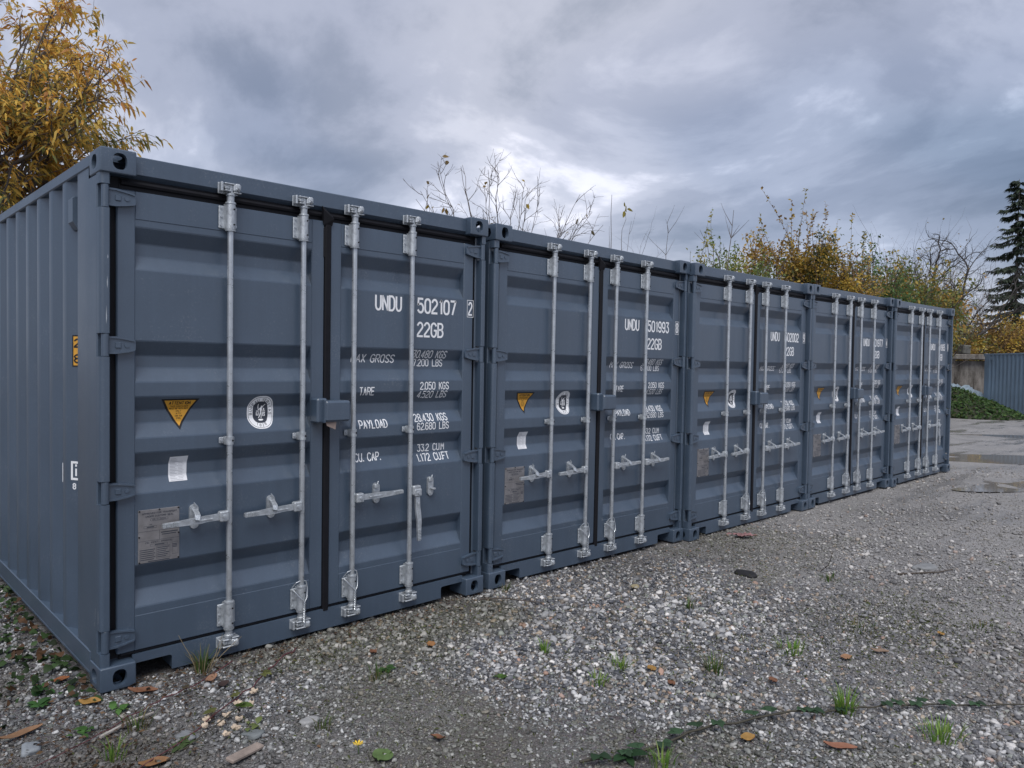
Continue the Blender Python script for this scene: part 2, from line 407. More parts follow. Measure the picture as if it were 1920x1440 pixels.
def casting_mesh():
    """corner fitting with its three slotted apertures (front, side, top), seen at the x=0,y=0,z=top corner"""
    bm = bmesh.new()
    bmesh.ops.create_cube(bm, size=1, matrix=Matrix.Translation((CW/2, CL/2, CH/2)) @ Matrix.Diagonal((CW, CL, CH, 1)))
    eds = [e for e in bm.edges if min(v.co.x for v in e.verts) < .01 or min(v.co.y for v in e.verts) < .01 or min(v.co.z for v in e.verts) > CH-.01]
    bmesh.ops.bevel(bm, geom=eds, offset=.011, segments=3, profile=.6, affect='EDGES')
    def slot(axis_, sign, ca, cb, ra, rb, depth):
        ax = 'xyz'.index(axis_); o1, o2 = [k for k in range(3) if k != ax]
        f = max((f for f in bm.faces if abs(f.normal[ax]-sign) < .01), key=lambda f: f.calc_area())
        plane = f.calc_center_median()[ax]; outer = list(f.edges); bmesh.ops.delete(bm, geom=[f], context='FACES_ONLY')
        ring = []; deep = []
        for j in range(24):
            t = 2*math.pi*j/24; ct, st = math.cos(t), math.sin(t); q = 2.5
            k = (abs(ct)**q+abs(st)**q)**(-1/q)
            p = [0,0,0]; p[ax] = plane; p[o1] = ca+ra*k*ct; p[o2] = cb+rb*k*st; ring.append(bm.verts.new(p))
            p[ax] = plane-sign*depth; deep.append(bm.verts.new(p))
        re = [bm.edges.new((ring[j], ring[(j+1) % 24])) for j in range(24)]
        bmesh.ops.triangle_fill(bm, edges=outer+re, use_beauty=True)
        for j in range(24): bm.faces.new((ring[j], ring[(j+1) % 24], deep[(j+1) % 24], deep[j]))
    slot('y', -1, .087, CH*.5, .032, .039, .028)
    slot('x', -1, .095, CH*.5, .040, .034, .020)
    slot('z', 1, .085, .092, .032, .058, .028)
    me = bpy.data.meshes.new('corner_casting'); bmesh.ops.recalc_face_normals(bm, faces=bm.faces); bm.to_mesh(me); bm.free()
    me.materials.append(PAINT); me.polygons.foreach_set('use_smooth', [True]*len(me.polygons)); me.set_sharp_from_angle(angle=R(28)); return me
ME = {}
ME['casting'] = casting_mesh()
HZ = [2.366, 1.662, .955, .236]              # hinge heights
def post_mesh():
    mb = MB(); z0, z1 = CH, H-CH
    mb.cbox(.004, .058, .070, .205, z0, z1, .006)                  # outer web
    mb.box(.058, .104, .092, .2, z0, z1)                           # inner channel
    cuts = []
    for h in sorted(HZ): cuts.append((h-.056, h+.056))
    a = z0
    for c0, c1 in cuts+[(z1, z1)]:
        # rounded front lip in lengths between the hinge pockets
        n = 5; pr = [(.047, .0725), (.047, .016)]
        for k in range(n+1):
            t = math.pi/2*k/n; pr.append((.024-.020*math.sin(t), .032-.020*math.cos(t)))
        pr.append((.004, .0725))
        pr.insert(2, (.043, .012))
        vs = [(x, y, z) for z in (a, c0) for x, y in pr]; m = len(pr)
        mb.add(vs, [tuple(range(m)), tuple(reversed(range(m, 2*m)))]+[(j, j+m, (j+1) % m+m, (j+1) % m) for j in range(m)])
        a = c1
    return mb.mesh('corner_post', PAINT)
ME['post'] = post_mesh()
mb = MB(); mb.cbox(.004, .16, LN-.09, LN-.004, CH, H-CH, .006); ME['rear_post'] = mb.mesh('rear_post', PAINT)
mb = MB()
mb.cbox(CW-.002, W-CW+.002, .050, .135, 2.492, 2.583, .004)        # header beam
mb.add([(CW, .052, 2.492), (W-CW, .052, 2.492), (W-CW, .085, 2.470), (CW, .085, 2.470), (CW, .13, 2.470), (W-CW, .13, 2.470)],
       [(0,1,2,3), (3,2,5,4)])
ME['header'] = mb.mesh('door_header', PAINT)
mb = MB()                                                           # sill with a fork-clearance notch at each end
pl = [(CW-.004, .118), (CW-.004, .092), (.335, .092), (.342, .088), (.346, .080), (.346, .016), (W-.346, .016), (W-.346, .080), (W-.342, .088), (W-.335, .092), (W-CW+.004, .092), (W-CW+.004, .118), (W-CW+.004, .134), (CW-.004, .134)]
mb.prism_y(pl, .046, .056); mb.box(CW, W-CW, .056, .20, .095, .133); mb.box(.35, W-.35, .056, .2, .02, .0945)
ME['sill'] = mb.mesh('door_sill', PAINT)
mb = MB(); mb.cbox(.001, .062, CL-.004, LN-CL+.004, 2.522, 2.583, .006); ME['top_rail'] = mb.mesh('top_side_rail', PAINT)
mb = MB(); mb.cbox(.001, .055, CL-.004, LN-CL+.004, .055, .158, .004); mb.cbox(.002, .055, CL-.004, LN-CL+.004, .040, .0545, .002); ME['bottom_rail'] = mb.mesh('bottom_side_rail', PAINT)
# side wall corrugation
sp = [(.2055, .006), (.410, .006)]
y = .410
while y < LN-.55:
    sp += [(y+.068, .042), (y+.146, .042), (y+.214, .006), (y+.292, .006)]; y += .292
sp += [(LN-.09, .006)]
def side_x(yy): return float(np.interp(yy, [p[0] for p in sp], [p[1] for p in sp]))
spp = soften([(a, b) for a, b in sp], .006)
mb = MB(); n = len(spp)
mb.add([(x, y, z) for z in (.150, 2.53) for y, x in spp], [(i, i+1, n+i+1, n+i) for i in range(n-1)])
ME['side'] = mb.mesh('side_wall', PAINT, angle=20)
mb = MB(); mb.box(.06, W-.06, .13, LN-.06, 2.555, 2.572)
for k in range(20): mb.cbox(.10, W-.10, .3+k*.28, .3+k*.28+.13, 2.572, 2.581, .008)
ME['roof'] = mb.mesh('roof', PAINT)
mb = MB(); mb.box(.1, W-.1, LN-.05, LN-.02, .1, 2.57)
for k in range(8): mb.cbox(.17+k*.27, .17+k*.27+.14, LN-.02, LN-.003, .18, 2.5, .008)
ME['end'] = mb.mesh('end_wall', PAINT)
mb = MB(); mb.box(.06, W-.06, .2, LN-.1, .11, .148); ME['floor'] = mb.mesh('floor', PAINT)
mb = MB()                                                           # seal around both leaves
mb.box(.104, W-.104, .076, .092, 2.40, 2.490); mb.box(.104, W-.104, .074, .090, .120, .152)
mb.box(.06, .103, .078, .0915, CH+.01, 2.48); mb.box(W-.103, W-.06, .078, .0915, CH+.01, 2.48)
mb.tube([(.11, .075, 2.452), (W-.11, .075, 2.452)], .016, 8); mb.tube([(.11, .074, .140), (W-.11, .074, .140)], .010, 8)
ME['seal'] = mb.mesh('door_seal', RUBBER)
mb = MB()                                                           # lapped centre seal with its bent top flap
mb.cbox(1.203, 1.243, .043, .075, .118, 2.40, .007); mb.cbox(1.195, 1.215, .049, .070, 2.20, 2.38, .006)
mb.add([(1.192,.046,2.39),(1.246,.046,2.39),(1.250,.030,2.43),(1.186,.034,2.475),(1.180,.044,2.500),(1.245,.040,2.45),(1.19,.07,2.42),(1.245,.07,2.42)],
       [(0,1,2,3),(3,2,5,4),(0,3,4,6),(1,7,5,2),(0,6,7,1),(4,5,7,6)])
ME['centre_seal'] = mb.mesh('centre_seal', RUBBER)

def door_mesh(x0, x1, pa, pb):
    """one leaf: tube frame, pressed panel with five horizontal grooves"""
    mb = MB(); c = .004
    mb.cbox(x0, pa, YD, .11, ZD0, ZD1, .005); mb.cbox(pb, x1, YD, .11, ZD0, ZD1, .005)
    mb.cbox(pa-.002, pb+.002, YD+.0012, .109, ZF1, ZD1-.001, .003); mb.cbox(pa-.002, pb+.002, YD+.0012, .109, ZD0+.001, ZF0, .003)
    cols = [pa-.004, pb+.004]; vs = []; k = len(cols)
    for z, d in PROF:
        for x in cols: vs.append((x, YP+d, z))
    fs = [(r*k+i, r*k+i+1, (r+1)*k+i+1, (r+1)*k+i) for r in range(len(PROF)-1) for i in range(k-1)]
    mb.add(vs, fs); return mb.mesh('door', PAINT, smooth=False)
LX0, LX1, LPA, LPB = .088, 1.203, .173, 1.121
ME['door_l'] = door_mesh(LX0, LX1, LPA, LPB)
ME['door_r'] = door_mesh(W-LX1+.008, W-LX0, W-LPB, W-LPA)

def hinge_mesh():
    """forged blade tapering away from its knuckle; local origin at the pin, z=0 mid height"""
    mb = MB()
    mb.lathe(.0, .0, [(.016,-.054), (.0175,-.052), (.0175,.052), (.016,.054)], 14)
    out = [(0,.042), (.05,.042), (.10,.034), (.135,.026), (.138,.018), (.138,-.018), (.135,-.026), (.10,-.034), (.05,-.042), (0,-.042)]
    mb.prism_y(out, .006, .024)
    mb.prism_y([(.012,.042), (.05,.042), (.10,.034), (.132,.026), (.132,.019), (.098,.026), (.05,.033), (.012,.033)], -.001, .0062)
    mb.prism_y([(.012,-.033), (.05,-.033), (.098,-.026), (.132,-.019), (.132,-.026), (.10,-.034), (.05,-.042), (.012,-.042)], -.001, .0062)
    mb.cbox(.045, .072, .001, .0062, -.014, .014, .003); mb.disc_y(.098, 0, .002, .0062, .011, 10)
    return mb.mesh('hinge', PAINT)
ME['hinge'] = hinge_mesh()
YR = .021                                    # rod axis
mb = MB(); mb.tube([(0, YR, .125), (0, YR, 2.445)], .0152, 16); ME['rod'] = mb.mesh('locking_rod', GALV, angle=50)
def bracket_mesh(h, big=True):
    mb = MB(); w = .052 if big else .046
    mb.cbox(-w, -.020, .045, YD-.0005, -h/2, h/2-(.006 if big else 0), .004); mb.cbox(.020, w-.008, .045, YD-.0005, -h/2+(.006 if big else 0), h/2, .004)
    r = .0245 if big else .021; pr = []
    for k in range(11):
        t = math.pi*k/10; pr.append((-r*math.cos(t), YR-r*math.sin(t)))
    pl = [(-r, .052)]+pr+[(r, .052)]; m = len(pl)
    mb.add([(x, y, z) for z in (-h/2-.004, h/2+.004) for x, y in pl], [tuple(range(m)), tuple(reversed(range(m, 2*m)))]+[(j, j+m, (j+1) % m+m, (j+1) % m) for j in range(m)])
    if big:
        mb.lathe(0, YR, [(.027,-h/2-.014), (.0275,-h/2-.006)], 14); mb.lathe(0, YR, [(.0275,h/2+.004), (.027,h/2+.012)], 14)
        for z in (-h*.36, 0, h*.36): mb.disc_y(-.040, z, .039, .046, .0058, 8)
        for z in (-h*.36, h*.36): mb.disc_y(.037, z, .040, .046, .0055, 8)
        for z in (-h*.34, h*.30): mb.disc_y(.010, z, YR-.0262, YR-.02, .0046, 8, 1)
    else:
        mb.disc_y(-.036, 0, .039, .046, .0055, 8); mb.disc_y(.009, 0, YR-.0226, YR-.015, .005, 8, 1)
    return mb.mesh('rod_bracket', [CAST, HOLE])
ME['bracket'] = bracket_mesh(.125); ME['clip'] = bracket_mesh(.034, False)
def cam_mesh():
    """rod end: neck, collar and forked cam head, z=0 at the start of the neck"""
    mb = MB()
    mb.lathe(0, YR, [(.019,0), (.0195,.03), (.024,.034), (.024,.044), (.0165,.050), (.0165,.082)], 12)
    mb.cbox(-.038, -.006, YR-.026, YR+.010, .052, .060, .003); mb.cbox(-.036, -.010, YR-.020, YR+.014, .064, .082, .005)
    mb.cbox(.006, .030, YR-.028, YR-.004, .056, .092, .006); mb.cbox(-.040, .040, YR-.026, YR+.004, .0885, .096, .003)
    return mb.mesh('cam_head', CAST)
def keeper_mesh():
    mb = MB(); mb.cbox(.012, .046, -.012, .0495, .058, .098, .009); mb.cbox(-.056, -.042, .006, .0495, .050, .100, .004)
    mb.cbox(.008, .048, -.006, .03, .046, .053, .0025); mb.disc_y(.030, .078, -.016, -.011, .008, 8); mb.cbox(-.058, .048, .0435, .0492, .044, .102, .002)
    return mb.mesh('cam_keeper', CAST)
ME['cam'] = cam_mesh(); ME['keeper'] = keeper_mesh()
def handle_mesh():
    """lever from the clevis on the rod (x=0) out along +x, ribbed grip"""
    mb = MB()
    mb.cbox(.012, .062, YR-.034, YR+.004, -.028, .028, .006); mb.disc_y(.038, 0, YR-.039, YR-.033, .009, 10)
    P_ = [(.05, -.017, .017, 0), (.13, -.016, .016, -.004), (.17, -.018, .017, -.010), (.22, -.015, .016, -.016), (.27, -.014, .013, -.016), (.345, -.0125, .0115, -.012), (.35, -.010, .009, -.012)]
    vs = []; fs = []
    for x, zl, zh, dy in P_:
        y0 = YR-.022+dy; vs += [(x, y0, zl), (x, y0, zh), (x, y0+.016, zh), (x, y0+.016, zl)]
    for i in range(len(P_)-1):
        for j in range(4): fs.append((i*4+j, i*4+(j+1) % 4, (i+1)*4+(j+1) % 4, (i+1)*4+j))
    fs += [(3,2,1,0), tuple(range(len(vs)-4, len(vs)))]
    mb.add(vs, fs)
    mb.cbox(.10, .20, YR-.036, YR-.030, -.006, .003, .002)
    for k in range(7): mb.cbox(.275+k*.010, .280+k*.010, YR-.041, YR-.033, -.011, .011, .0015)
    return mb.mesh('handle', CAST)
ME['handle'] = handle_mesh()
def retainer_mesh(closed=True):
    mb = MB(); n = 10
    pl = [(.0225*math.cos(math.pi*k/n), .040+.0225*math.sin(math.pi*k/n)) for k in range(n+1)]+[(-.0225*math.cos(math.pi*k/n), -.040-.0225*math.sin(math.pi*k/n)) for k in range(n+1)]
    mb.prism_y(pl, YD-.012, YD+.003)
    mb.disc_y(0, .042, YD-.020, YD-.011, .009, 10); mb.disc_y(0, -.046, YD-.017, YD-.011, .008, 10)
    if closed:                                # swung catch over the lever
        mb.add([(-.014,.038,.044),(.014,.038,.044),(.018,-.012,.020),(-.010,-.016,.016),(.020,-.026,-.004),(-.002,-.028,-.010),
                (-.014,.046,.040),(.014,.046,.040),(.018,-.004,.014),(-.010,-.008,.010),(.020,-.018,-.010),(-.002,-.020,-.016)],
               [(0,1,2,3),(3,2,4,5),(7,6,9,8),(8,9,11,10),(0,3,9,6),(3,5,11,9),(1,7,8,2),(2,8,10,4),(5,4,10,11),(0,6,7,1)])
    else:
        mb.cbox(-.002, .024, YD-.040, YD-.012, -.022, -.010, .003); mb.cbox(-.020, .004, YD-.024, YD-.011, .030, .058, .004)
    mb.tube([(.0, YD-.022, .045), (-.004, YD-.026, .06), (.006, YD-.02, .074)], .003, 5)
    return mb.mesh('handle_retainer', CAST)
ME['retainer'] = retainer_mesh(); ME['retainer_open'] = retainer_mesh(False)
def lockbox_mesh():
    mb = MB()
    mb.cbox(1.118, 1.185, -.030, YD+.004, 1.243, 1.386, .010)
    mb.cbox(1.155, 1.320, -.062, YD+.0, 1.250, 1.372, .012)
    mb.cbox(1.150, 1.1575, -.056, .03, 1.246, 1.378, .002)
    mb.disc_y(1.335, 1.268, .028, .05, .008, 8); mb.cbox(1.30, 1.345, .040, .056, 1.255, 1.282, .004)
    return mb.mesh('lock_box', PAINT)
ME['lockbox'] = lockbox_mesh()
mb = MB(); mb.add([(1.165,-.040,1.252),(1.232,-.046,1.252),(1.222,-.052,1.205),(1.17,-.046,1.228),(1.165,-.0385,1.252),(1.232,-.0445,1.252),(1.222,-.0505,1.205),(1.17,-.0445,1.228)],
                  [(0,1,2,3),(7,6,5,4),(0,4,5,1),(1,5,6,2),(2,6,7,3),(3,7,4,0)]); ME['tag'] = mb.mesh('card_tag', CARD)
mb = MB()                                     # twisted seal wire round the lower bracket
loop = [(-.052,.038,.012), (-.045,.010,.000), (-.026,-.010,-.030), (.004,-.012,-.062), (.020,-.008,-.040), (.029,.004,.010), (.024,.010,.050), (.0,.012,.060), (-.034,.016,.050), (-.050,.034,.020)]
mb.tube(loop, .0034, 6)
mb.tube([(.004+.004*math.cos(t*2.2), -.013+.004*math.sin(t*2.2), -.060-.010*t) for t in np.linspace(0, 12, 30)], .0030, 5)
mb.tube([(.004-.004*math.cos(t*2.2), -.013-.004*math.sin(t*2.2), -.060-.010*t) for t in np.linspace(0, 12, 30)], .0030, 5)
ME['wire'] = mb.mesh('seal_wire', GALV)

# ---- flat print on the doors: stroke letters and stickers laid over the pressed panel
O_ = [(1,0),(3,0),(4,1),(4,5),(3,6),(1,6),(0,5),(0,1),(1,0)]
FONT = {
 '0':[O_], 'O':[O_], '1':[[(1,5),(2,6),(2,0)]], '2':[[(0,4.8),(1.1,6),(2.9,6),(4,4.9),(4,3.9),(0,.7),(0,0),(4,0)]],
 '3':[[(0,6),(4,6),(1.8,3.5),(2.9,3.5),(4,2.4),(4,1.1),(2.9,0),(1.1,0),(0,1.1)]], '4':[[(3,0),(3,6),(0,1.5),(4,1.5)]],
 '5':[[(3.7,6),(.3,6),(.1,3.3),(1.1,3.8),(2.9,3.8),(4,2.7),(4,1.1),(2.9,0),(1.1,0),(0,1)]],
 '6':[[(3.8,5),(2.9,6),(1.1,6),(0,4.9),(0,1.1),(1.1,0),(2.9,0),(4,1.1),(4,2.4),(2.9,3.5),(1.1,3.5),(0,2.5)]],
 '7':[[(0,6),(4,6),(1.4,0)]], '8':[[(1.1,3.2),(0,4.2),(0,5),(1.1,6),(2.9,6),(4,5),(4,4.2),(2.9,3.2),(1.1,3.2),(0,2.2),(0,1),(1.1,0),(2.9,0),(4,1),(4,2.2),(2.9,3.2)]],
 '9':[[(.2,1),(1.1,0),(2.9,0),(4,1.1),(4,4.9),(2.9,6),(1.1,6),(0,4.9),(0,3.6),(1.1,2.5),(2.9,2.5),(4,3.5)]],
 'A':[[(0,0),(2,6),(4,0)],[(.7,2),(3.3,2)]], 'B':[[(0,3.2),(2.9,3.2),(3.8,4),(3.8,5.2),(2.9,6),(0,6),(0,0),(2.9,0),(4,1),(4,2.2),(2.9,3.2)]],
 'C':[[(4,4.9),(2.9,6),(1.1,6),(0,4.9),(0,1.1),(1.1,0),(2.9,0),(4,1.1)]], 'D':[[(0,0),(2.6,0),(4,1.3),(4,4.7),(2.6,6),(0,6),(0,0)]],
 'E':[[(4,6),(0,6),(0,0),(4,0)],[(0,3.1),(3.2,3.1)]], 'F':[[(4,6),(0,6),(0,0)],[(0,3.1),(3.2,3.1)]],
 'G':[[(4,4.9),(2.9,6),(1.1,6),(0,4.9),(0,1.1),(1.1,0),(2.9,0),(4,1.1),(4,2.8),(2.3,2.8)]], 'H':[[(0,0),(0,6)],[(4,0),(4,6)],[(0,3),(4,3)]],
 'I':[[(2,0),(2,6)]], 'K':[[(0,0),(0,6)],[(4,6),(0,2.5)],[(1.3,3.6),(4,0)]], 'L':[[(0,6),(0,0),(3.8,0)]], 'M':[[(0,0),(0,6),(2,2.4),(4,6),(4,0)]],
 'N':[[(0,0),(0,6),(4,0),(4,6)]], 'P':[[(0,0),(0,6),(2.9,6),(4,5),(4,3.6),(2.9,2.6),(0,2.6)]], 'R':[[(0,0),(0,6),(2.9,6),(4,5),(4,3.7),(2.9,2.8),(0,2.8)],[(2.2,2.8),(4,0)]],
 'S':[[(4,5),(2.9,6),(1.1,6),(0,5),(0,4.1),(1.1,3.3),(2.9,2.8),(4,1.9),(4,1),(2.9,0),(1.1,0),(0,1)]], 'T':[[(0,6),(4,6)],[(2,6),(2,0)]],
 'U':[[(0,6),(0,1.1),(1.1,0),(2.9,0),(4,1.1),(4,6)]], 'V':[[(0,6),(2,0),(4,6)]], 'W':[[(0,6),(1,0),(2,4.4),(3,0),(4,6)]], 'X':[[(0,0),(4,6)],[(0,6),(4,0)]],
 'Y':[[(0,6),(2,3),(4,6)],[(2,3),(2,0)]], '.':[[(.1,0),(.1,.55)]], '-':[[(.6,3),(3.4,3)]], ' ':[]}
ADV = {'.': 1.5, '1': 4.2, 'I': 3.4, ' ': 3.6}
def smooth_line(pl):
    closed = pl[0] == pl[-1] and len(pl) > 3; pts_ = pl[:-1] if closed else pl; out = []; n_ = len(pts_)
    for i, p in enumerate(pts_):
        if not closed and i in (0, n_-1): out.append(p); continue
        a, b = Vector(pts_[i-1]), Vector(pts_[(i+1) % n_]); q = Vector(p)
        d1, d2 = q-a, b-q
        if d1.angle(d2) < R(62):
            k1, k2 = min(.33, .45/d1.length), min(.33, .45/d2.length)
            out += [tuple(q-d1*k1), tuple(q+d2*k2)]
        else: out.append(p)
    return out+[out[0]] if closed else out
def ribbon(pl, w):
    """quads along a polyline of half-width w with mitred joints"""
    closed = math.dist(pl[0], pl[-1]) < 1e-6; P_ = [Vector(p) for p in (pl[:-1] if closed else pl)]; n_ = len(P_); Ls, Rs = [], []
    for i, p in enumerate(P_):
        da = (p-P_[i-1]).normalized() if (i > 0 or closed) else None
        db = (P_[(i+1) % n_]-p).normalized() if (i < n_-1 or closed) else None
        if da is None: da = db; p = p-da*w*.4
        if db is None: db = da; p = p+db*w*.4
        na, nb = Vector((-da.y, da.x)), Vector((-db.y, db.x)); m_ = (na+nb); m_ = m_.normalized() if m_.length > 1e-4 else na
        k = w/max(.45, m_.dot(na)); Ls.append(p+m_*k); Rs.append(p-m_*k)
    q = []
    for i in range(n_ if closed else n_-1):
        j = (i+1) % n_; q.append([tuple(Ls[i]), tuple(Ls[j]), tuple(Rs[j]), tuple(Rs[i])])
    return q
def sharp_split(pl):
    out = []; cur = [pl[0]]
    for i in range(1, len(pl)):
        cur.append(pl[i])
        if i < len(pl)-1 and (Vector(pl[i])-Vector(pl[i-1])).angle(Vector(pl[i+1])-Vector(pl[i])) > R(100): out.append(cur); cur = [pl[i]]
    return out+[cur]
def text_polys(s, x0, x1, z0, z1, stroke=.062, slant=0):
    adv = [ADV.get(c, 5.6) for c in s]; tot = sum(adv)-(adv[-1]-4.0 if s[-1] != '.' else 0)
    hw = (z1-z0)*stroke; x0 += hw; x1 -= hw; z0 += hw; z1 -= hw
    sx = (x1-x0)/tot; sz = (z1-z0)/6.0; out = []; cx_ = 0
    for c, a in zip(s, adv):
        for pl in FONT[c]:
            pl = smooth_line(pl); pl = [(x0+(cx_+px)*sx+slant*pz*sz, z0+pz*sz) for px, pz in pl]
            for piece in sharp_split(pl): out += ribbon(piece, hw)
        cx_ += a
    return out
ZB = sorted(set(PZ.tolist()))
def drape(mb, polys, off, mi=0, surf=None, breaks=None, plane='door'):
    """lay 2-D polygons (u,v) on the surface: cut them where the panel bends, push them off by off"""
    bm = bmesh.new(); surf = surf or (lambda u, v: door_y(v)); breaks = ZB if breaks is None else breaks
    for pl in polys:
        try: bm.faces.new([bm.verts.new((u, 0, v)) for u, v in pl])
        except ValueError: pass
    if not bm.verts: bm.free(); return
    lo = min(v.co.z for v in bm.verts) if plane == 'door' else min(v.co.x for v in bm.verts)
    hi = max(v.co.z for v in bm.verts) if plane == 'door' else max(v.co.x for v in bm.verts)
    for b in breaks:
        if lo < b < hi:
            bmesh.ops.bisect_plane(bm, geom=bm.verts[:]+bm.edges[:]+bm.faces[:], plane_co=(b, 0, b), plane_no=(0,0,1) if plane == 'door' else (1,0,0), dist=1e-6)
    bm.verts.index_update()
    if plane == 'door': vs = [(v.co.x, surf(v.co.x, v.co.z)-off, v.co.z) for v in bm.verts]
    else: vs = [(surf(v.co.x, v.co.z)-off, v.co.x, v.co.z) for v in bm.verts]
    mb.add(vs, [[v.index for v in f.verts] for f in bm.faces], mi); bm.free()
def print_mesh(name, layers, mats, surf=None, breaks=None, plane='door'):
    mb = MB()
    for off, mi, polys in layers: drape(mb, polys, off, mi, surf, breaks, plane)
    return mb.mesh(name, mats, smooth=False)
def rect(x0, x1, z0, z1): return [(x0,z0),(x1,z0),(x1,z1),(x0,z1)]
def frame(x0, x1, z0, z1, t): return [rect(x0,x1,z0,z0+t), rect(x0,x1,z1-t,z1), rect(x0,x0+t,z0+t,z1-t), rect(x1-t,x1,z0+t,z1-t)]
OFF = .0010
def line_mesh(s, x0, x1, z0, z1, stroke=.068): return print_mesh('lettering', [(OFF, 0, text_polys(s, x0, x1, z0, z1, stroke))], WHITE)
COMMON = [('22GB',1.876,2.096,1.764,1.864), ('MAX GROSS',1.412,1.728,1.594,1.648), ('30.480 KGS',1.858,2.140,1.628,1.680), ('67.200 LBS',1.846,2.122,1.574,1.623),
          ('TARE',1.450,1.560,1.391,1.444), ('2.050 KGS',1.908,2.148,1.421,1.473), ('4.520 LBS',1.896,2.140,1.366,1.414), ('PAYLOAD',1.452,1.658,1.186,1.240),
          ('28.430 KGS',1.872,2.147,1.212,1.263), ('62.680 LBS',1.886,2.152,1.157,1.206), ('CU. CAP.',1.443,1.640,.980,1.034), ('33.2 CU.M',1.920,2.146,1.010,1.060), ('1.172 CU.FT',1.903,2.174,.948,.998),
          ('UNDU',1.555,1.757,1.918,2.018)]
def words(s, x0, x1, z0, z1):
    """one print per word, spaced as the whole line"""
    adv = [ADV.get(c, 5.6) for c in s]; tot = sum(adv)-(adv[-1]-4.0 if s[-1] != '.' else 0); sx = (x1-x0)/tot; out = []; i = 0
    for w_ in s.split(' '):
        a = sum(adv[:i]); b = sum(adv[:i+len(w_)])-(adv[i+len(w_)-1]-4.0 if w_[-1] != '.' else 0)
        out.append(line_mesh(w_, x0+a*sx, x0+b*sx, z0, z1, .060 if z1-z0 < .07 else .064)); i += len(w_)+1
    return out
ME['lines'] = [m_ for a in COMMON for m_ in words(*a)]
def serial_mesh(s): return line_mesh(s, 1.877, 2.204, 1.918, 2.020)
def check_mesh(s):
    surf = lambda u, v: YD
    return print_mesh('lettering', [(OFF, 0, frame(2.296, 2.3535, 1.914, 2.032, .0034)+text_polys(s, 2.306, 2.344, 1.926, 2.020, .06))], WHITE, surf, [])
def tri(cx_, zt, w, h): return [(cx_-w/2, zt), (cx_, zt-h), (cx_+w/2, zt)]
def warning_mesh():
    cx_ = .394; L_ = [(OFF, 0, [tri(cx_, 1.396, .190, .160)]), (OFF+.0005, 1, [tri(cx_, 1.388, .158, .132)])]
    T = text_polys('ATTENTION', .340, .448, 1.366, 1.383, .085)
    for s, w, z in (('THIS CONTAINER', .090, 1.353), ('MUST BE REPAIRED', .092, 1.341), ('ONLY', .026, 1.328), ('WITH', .026, 1.316), ('COR-TEN', .036, 1.303), ('STEEL', .026, 1.291)):
        T += text_polys(s, cx_-w/2, cx_+w/2, z, z+.008, .07)
    return print_mesh('warning_sticker', L_+[(OFF+.001, 0, T)], [BLACK, AMBER])
ME['warning'] = warning_mesh()
def sup(cx_, cz, a, b, q=2.5, n=40):
    out = []
    for j in range(n):
        t = 2*math.pi*j/n; ct, st = math.cos(t), math.sin(t)
        out.append((cx_+a*math.copysign(abs(ct)**(2/q), ct), cz+b*math.copysign(abs(st)**(2/q), st)))
    return out
def crest_mesh():
    cx_, cz = .836, 1.311; T = []
    def arc_text(s, t0, t1, a, b, hgt, flip=False):
        for i, ch in enumerate(s):
            t = t0+(t1-t0)*i/(len(s)-1); x, z = cx_+a*math.cos(t), cz+b*math.sin(t); rot = t-math.pi/2+(math.pi if flip else 0)
            for pl in FONT[ch]:
                for q in ribbon([((px-2)/6*hgt, (pz-3)/6*hgt) for px, pz in smooth_line(pl)], hgt*.08):
                    T.append([(x+u*math.cos(rot)-v*math.sin(rot), z+u*math.sin(rot)+v*math.cos(rot)) for u, v in q])
    arc_text('BUREAU VERITAS', R(187), R(-7), .0565, .0715, .015); arc_text('1828', R(245), R(295), .0545, .0715, .013, True)
    F = []
    def pgn(pp): F.append([(cx_+x*.001, cz+z*.001) for x, z in pp])
    pgn([(4,30),(9,28),(10,33),(6,36),(2,34)])                                         # head
    pgn([(1,27),(8,28),(9,14),(6,0),(-1,-1),(-2,12)])                                   # body
    pgn([(-1,-1),(5,0),(1,-16),(-8,-33),(-12,-32),(-5,-15)]); pgn([(2,0),(7,-1),(8,-18),(7,-34),(3,-34),(4,-17)])
    pgn([(8,27),(16,38),(20,36),(10,22)]); pgn([(17,38),(24,46),(26,43),(20,36)]); pgn([(1,25),(-10,16),(-14,18),(-14,14),(-9,11),(2,19)])
    pgn([(-14,18),(-11,18),(-13,46),(-17,44)]); pgn([(-24,4),(-8,4),(-8,8),(-24,8)]); pgn([(11,4),(27,4),(27,8),(11,8)]); pgn([(14,12),(24,12),(22,22),(17,22)])
    pgn([(-25,0),(-21,0),(-21,-14),(-14,-14),(-14,0),(-10,0),(-10,-18),(-25,-18)]); pgn([(12,0),(17,0),(17,-22),(12,-22)]); pgn([(19,0),(27,0),(27,-5),(23,-8),(27,-14),(25,-24),(19,-22),(22,-14),(19,-8)])
    pgn([(-10,-38),(12,-38),(16,-43),(8,-47),(-6,-47),(-13,-43)])
    L_ = [(OFF, 0, [sup(cx_, cz, .0765, .091)]), (OFF+.0004, 1, [sup(cx_, cz, .0705, .085)]), (OFF+.0008, 0, [sup(cx_, cz, .0685, .083)]),
          (OFF+.0012, 1, [sup(cx_, cz, .0445, .060, 2.7)]+T), (OFF+.0016, 0, F)]
    return print_mesh('crest_sticker', L_, [WHITE, INKD])
ME['crest'] = crest_mesh()
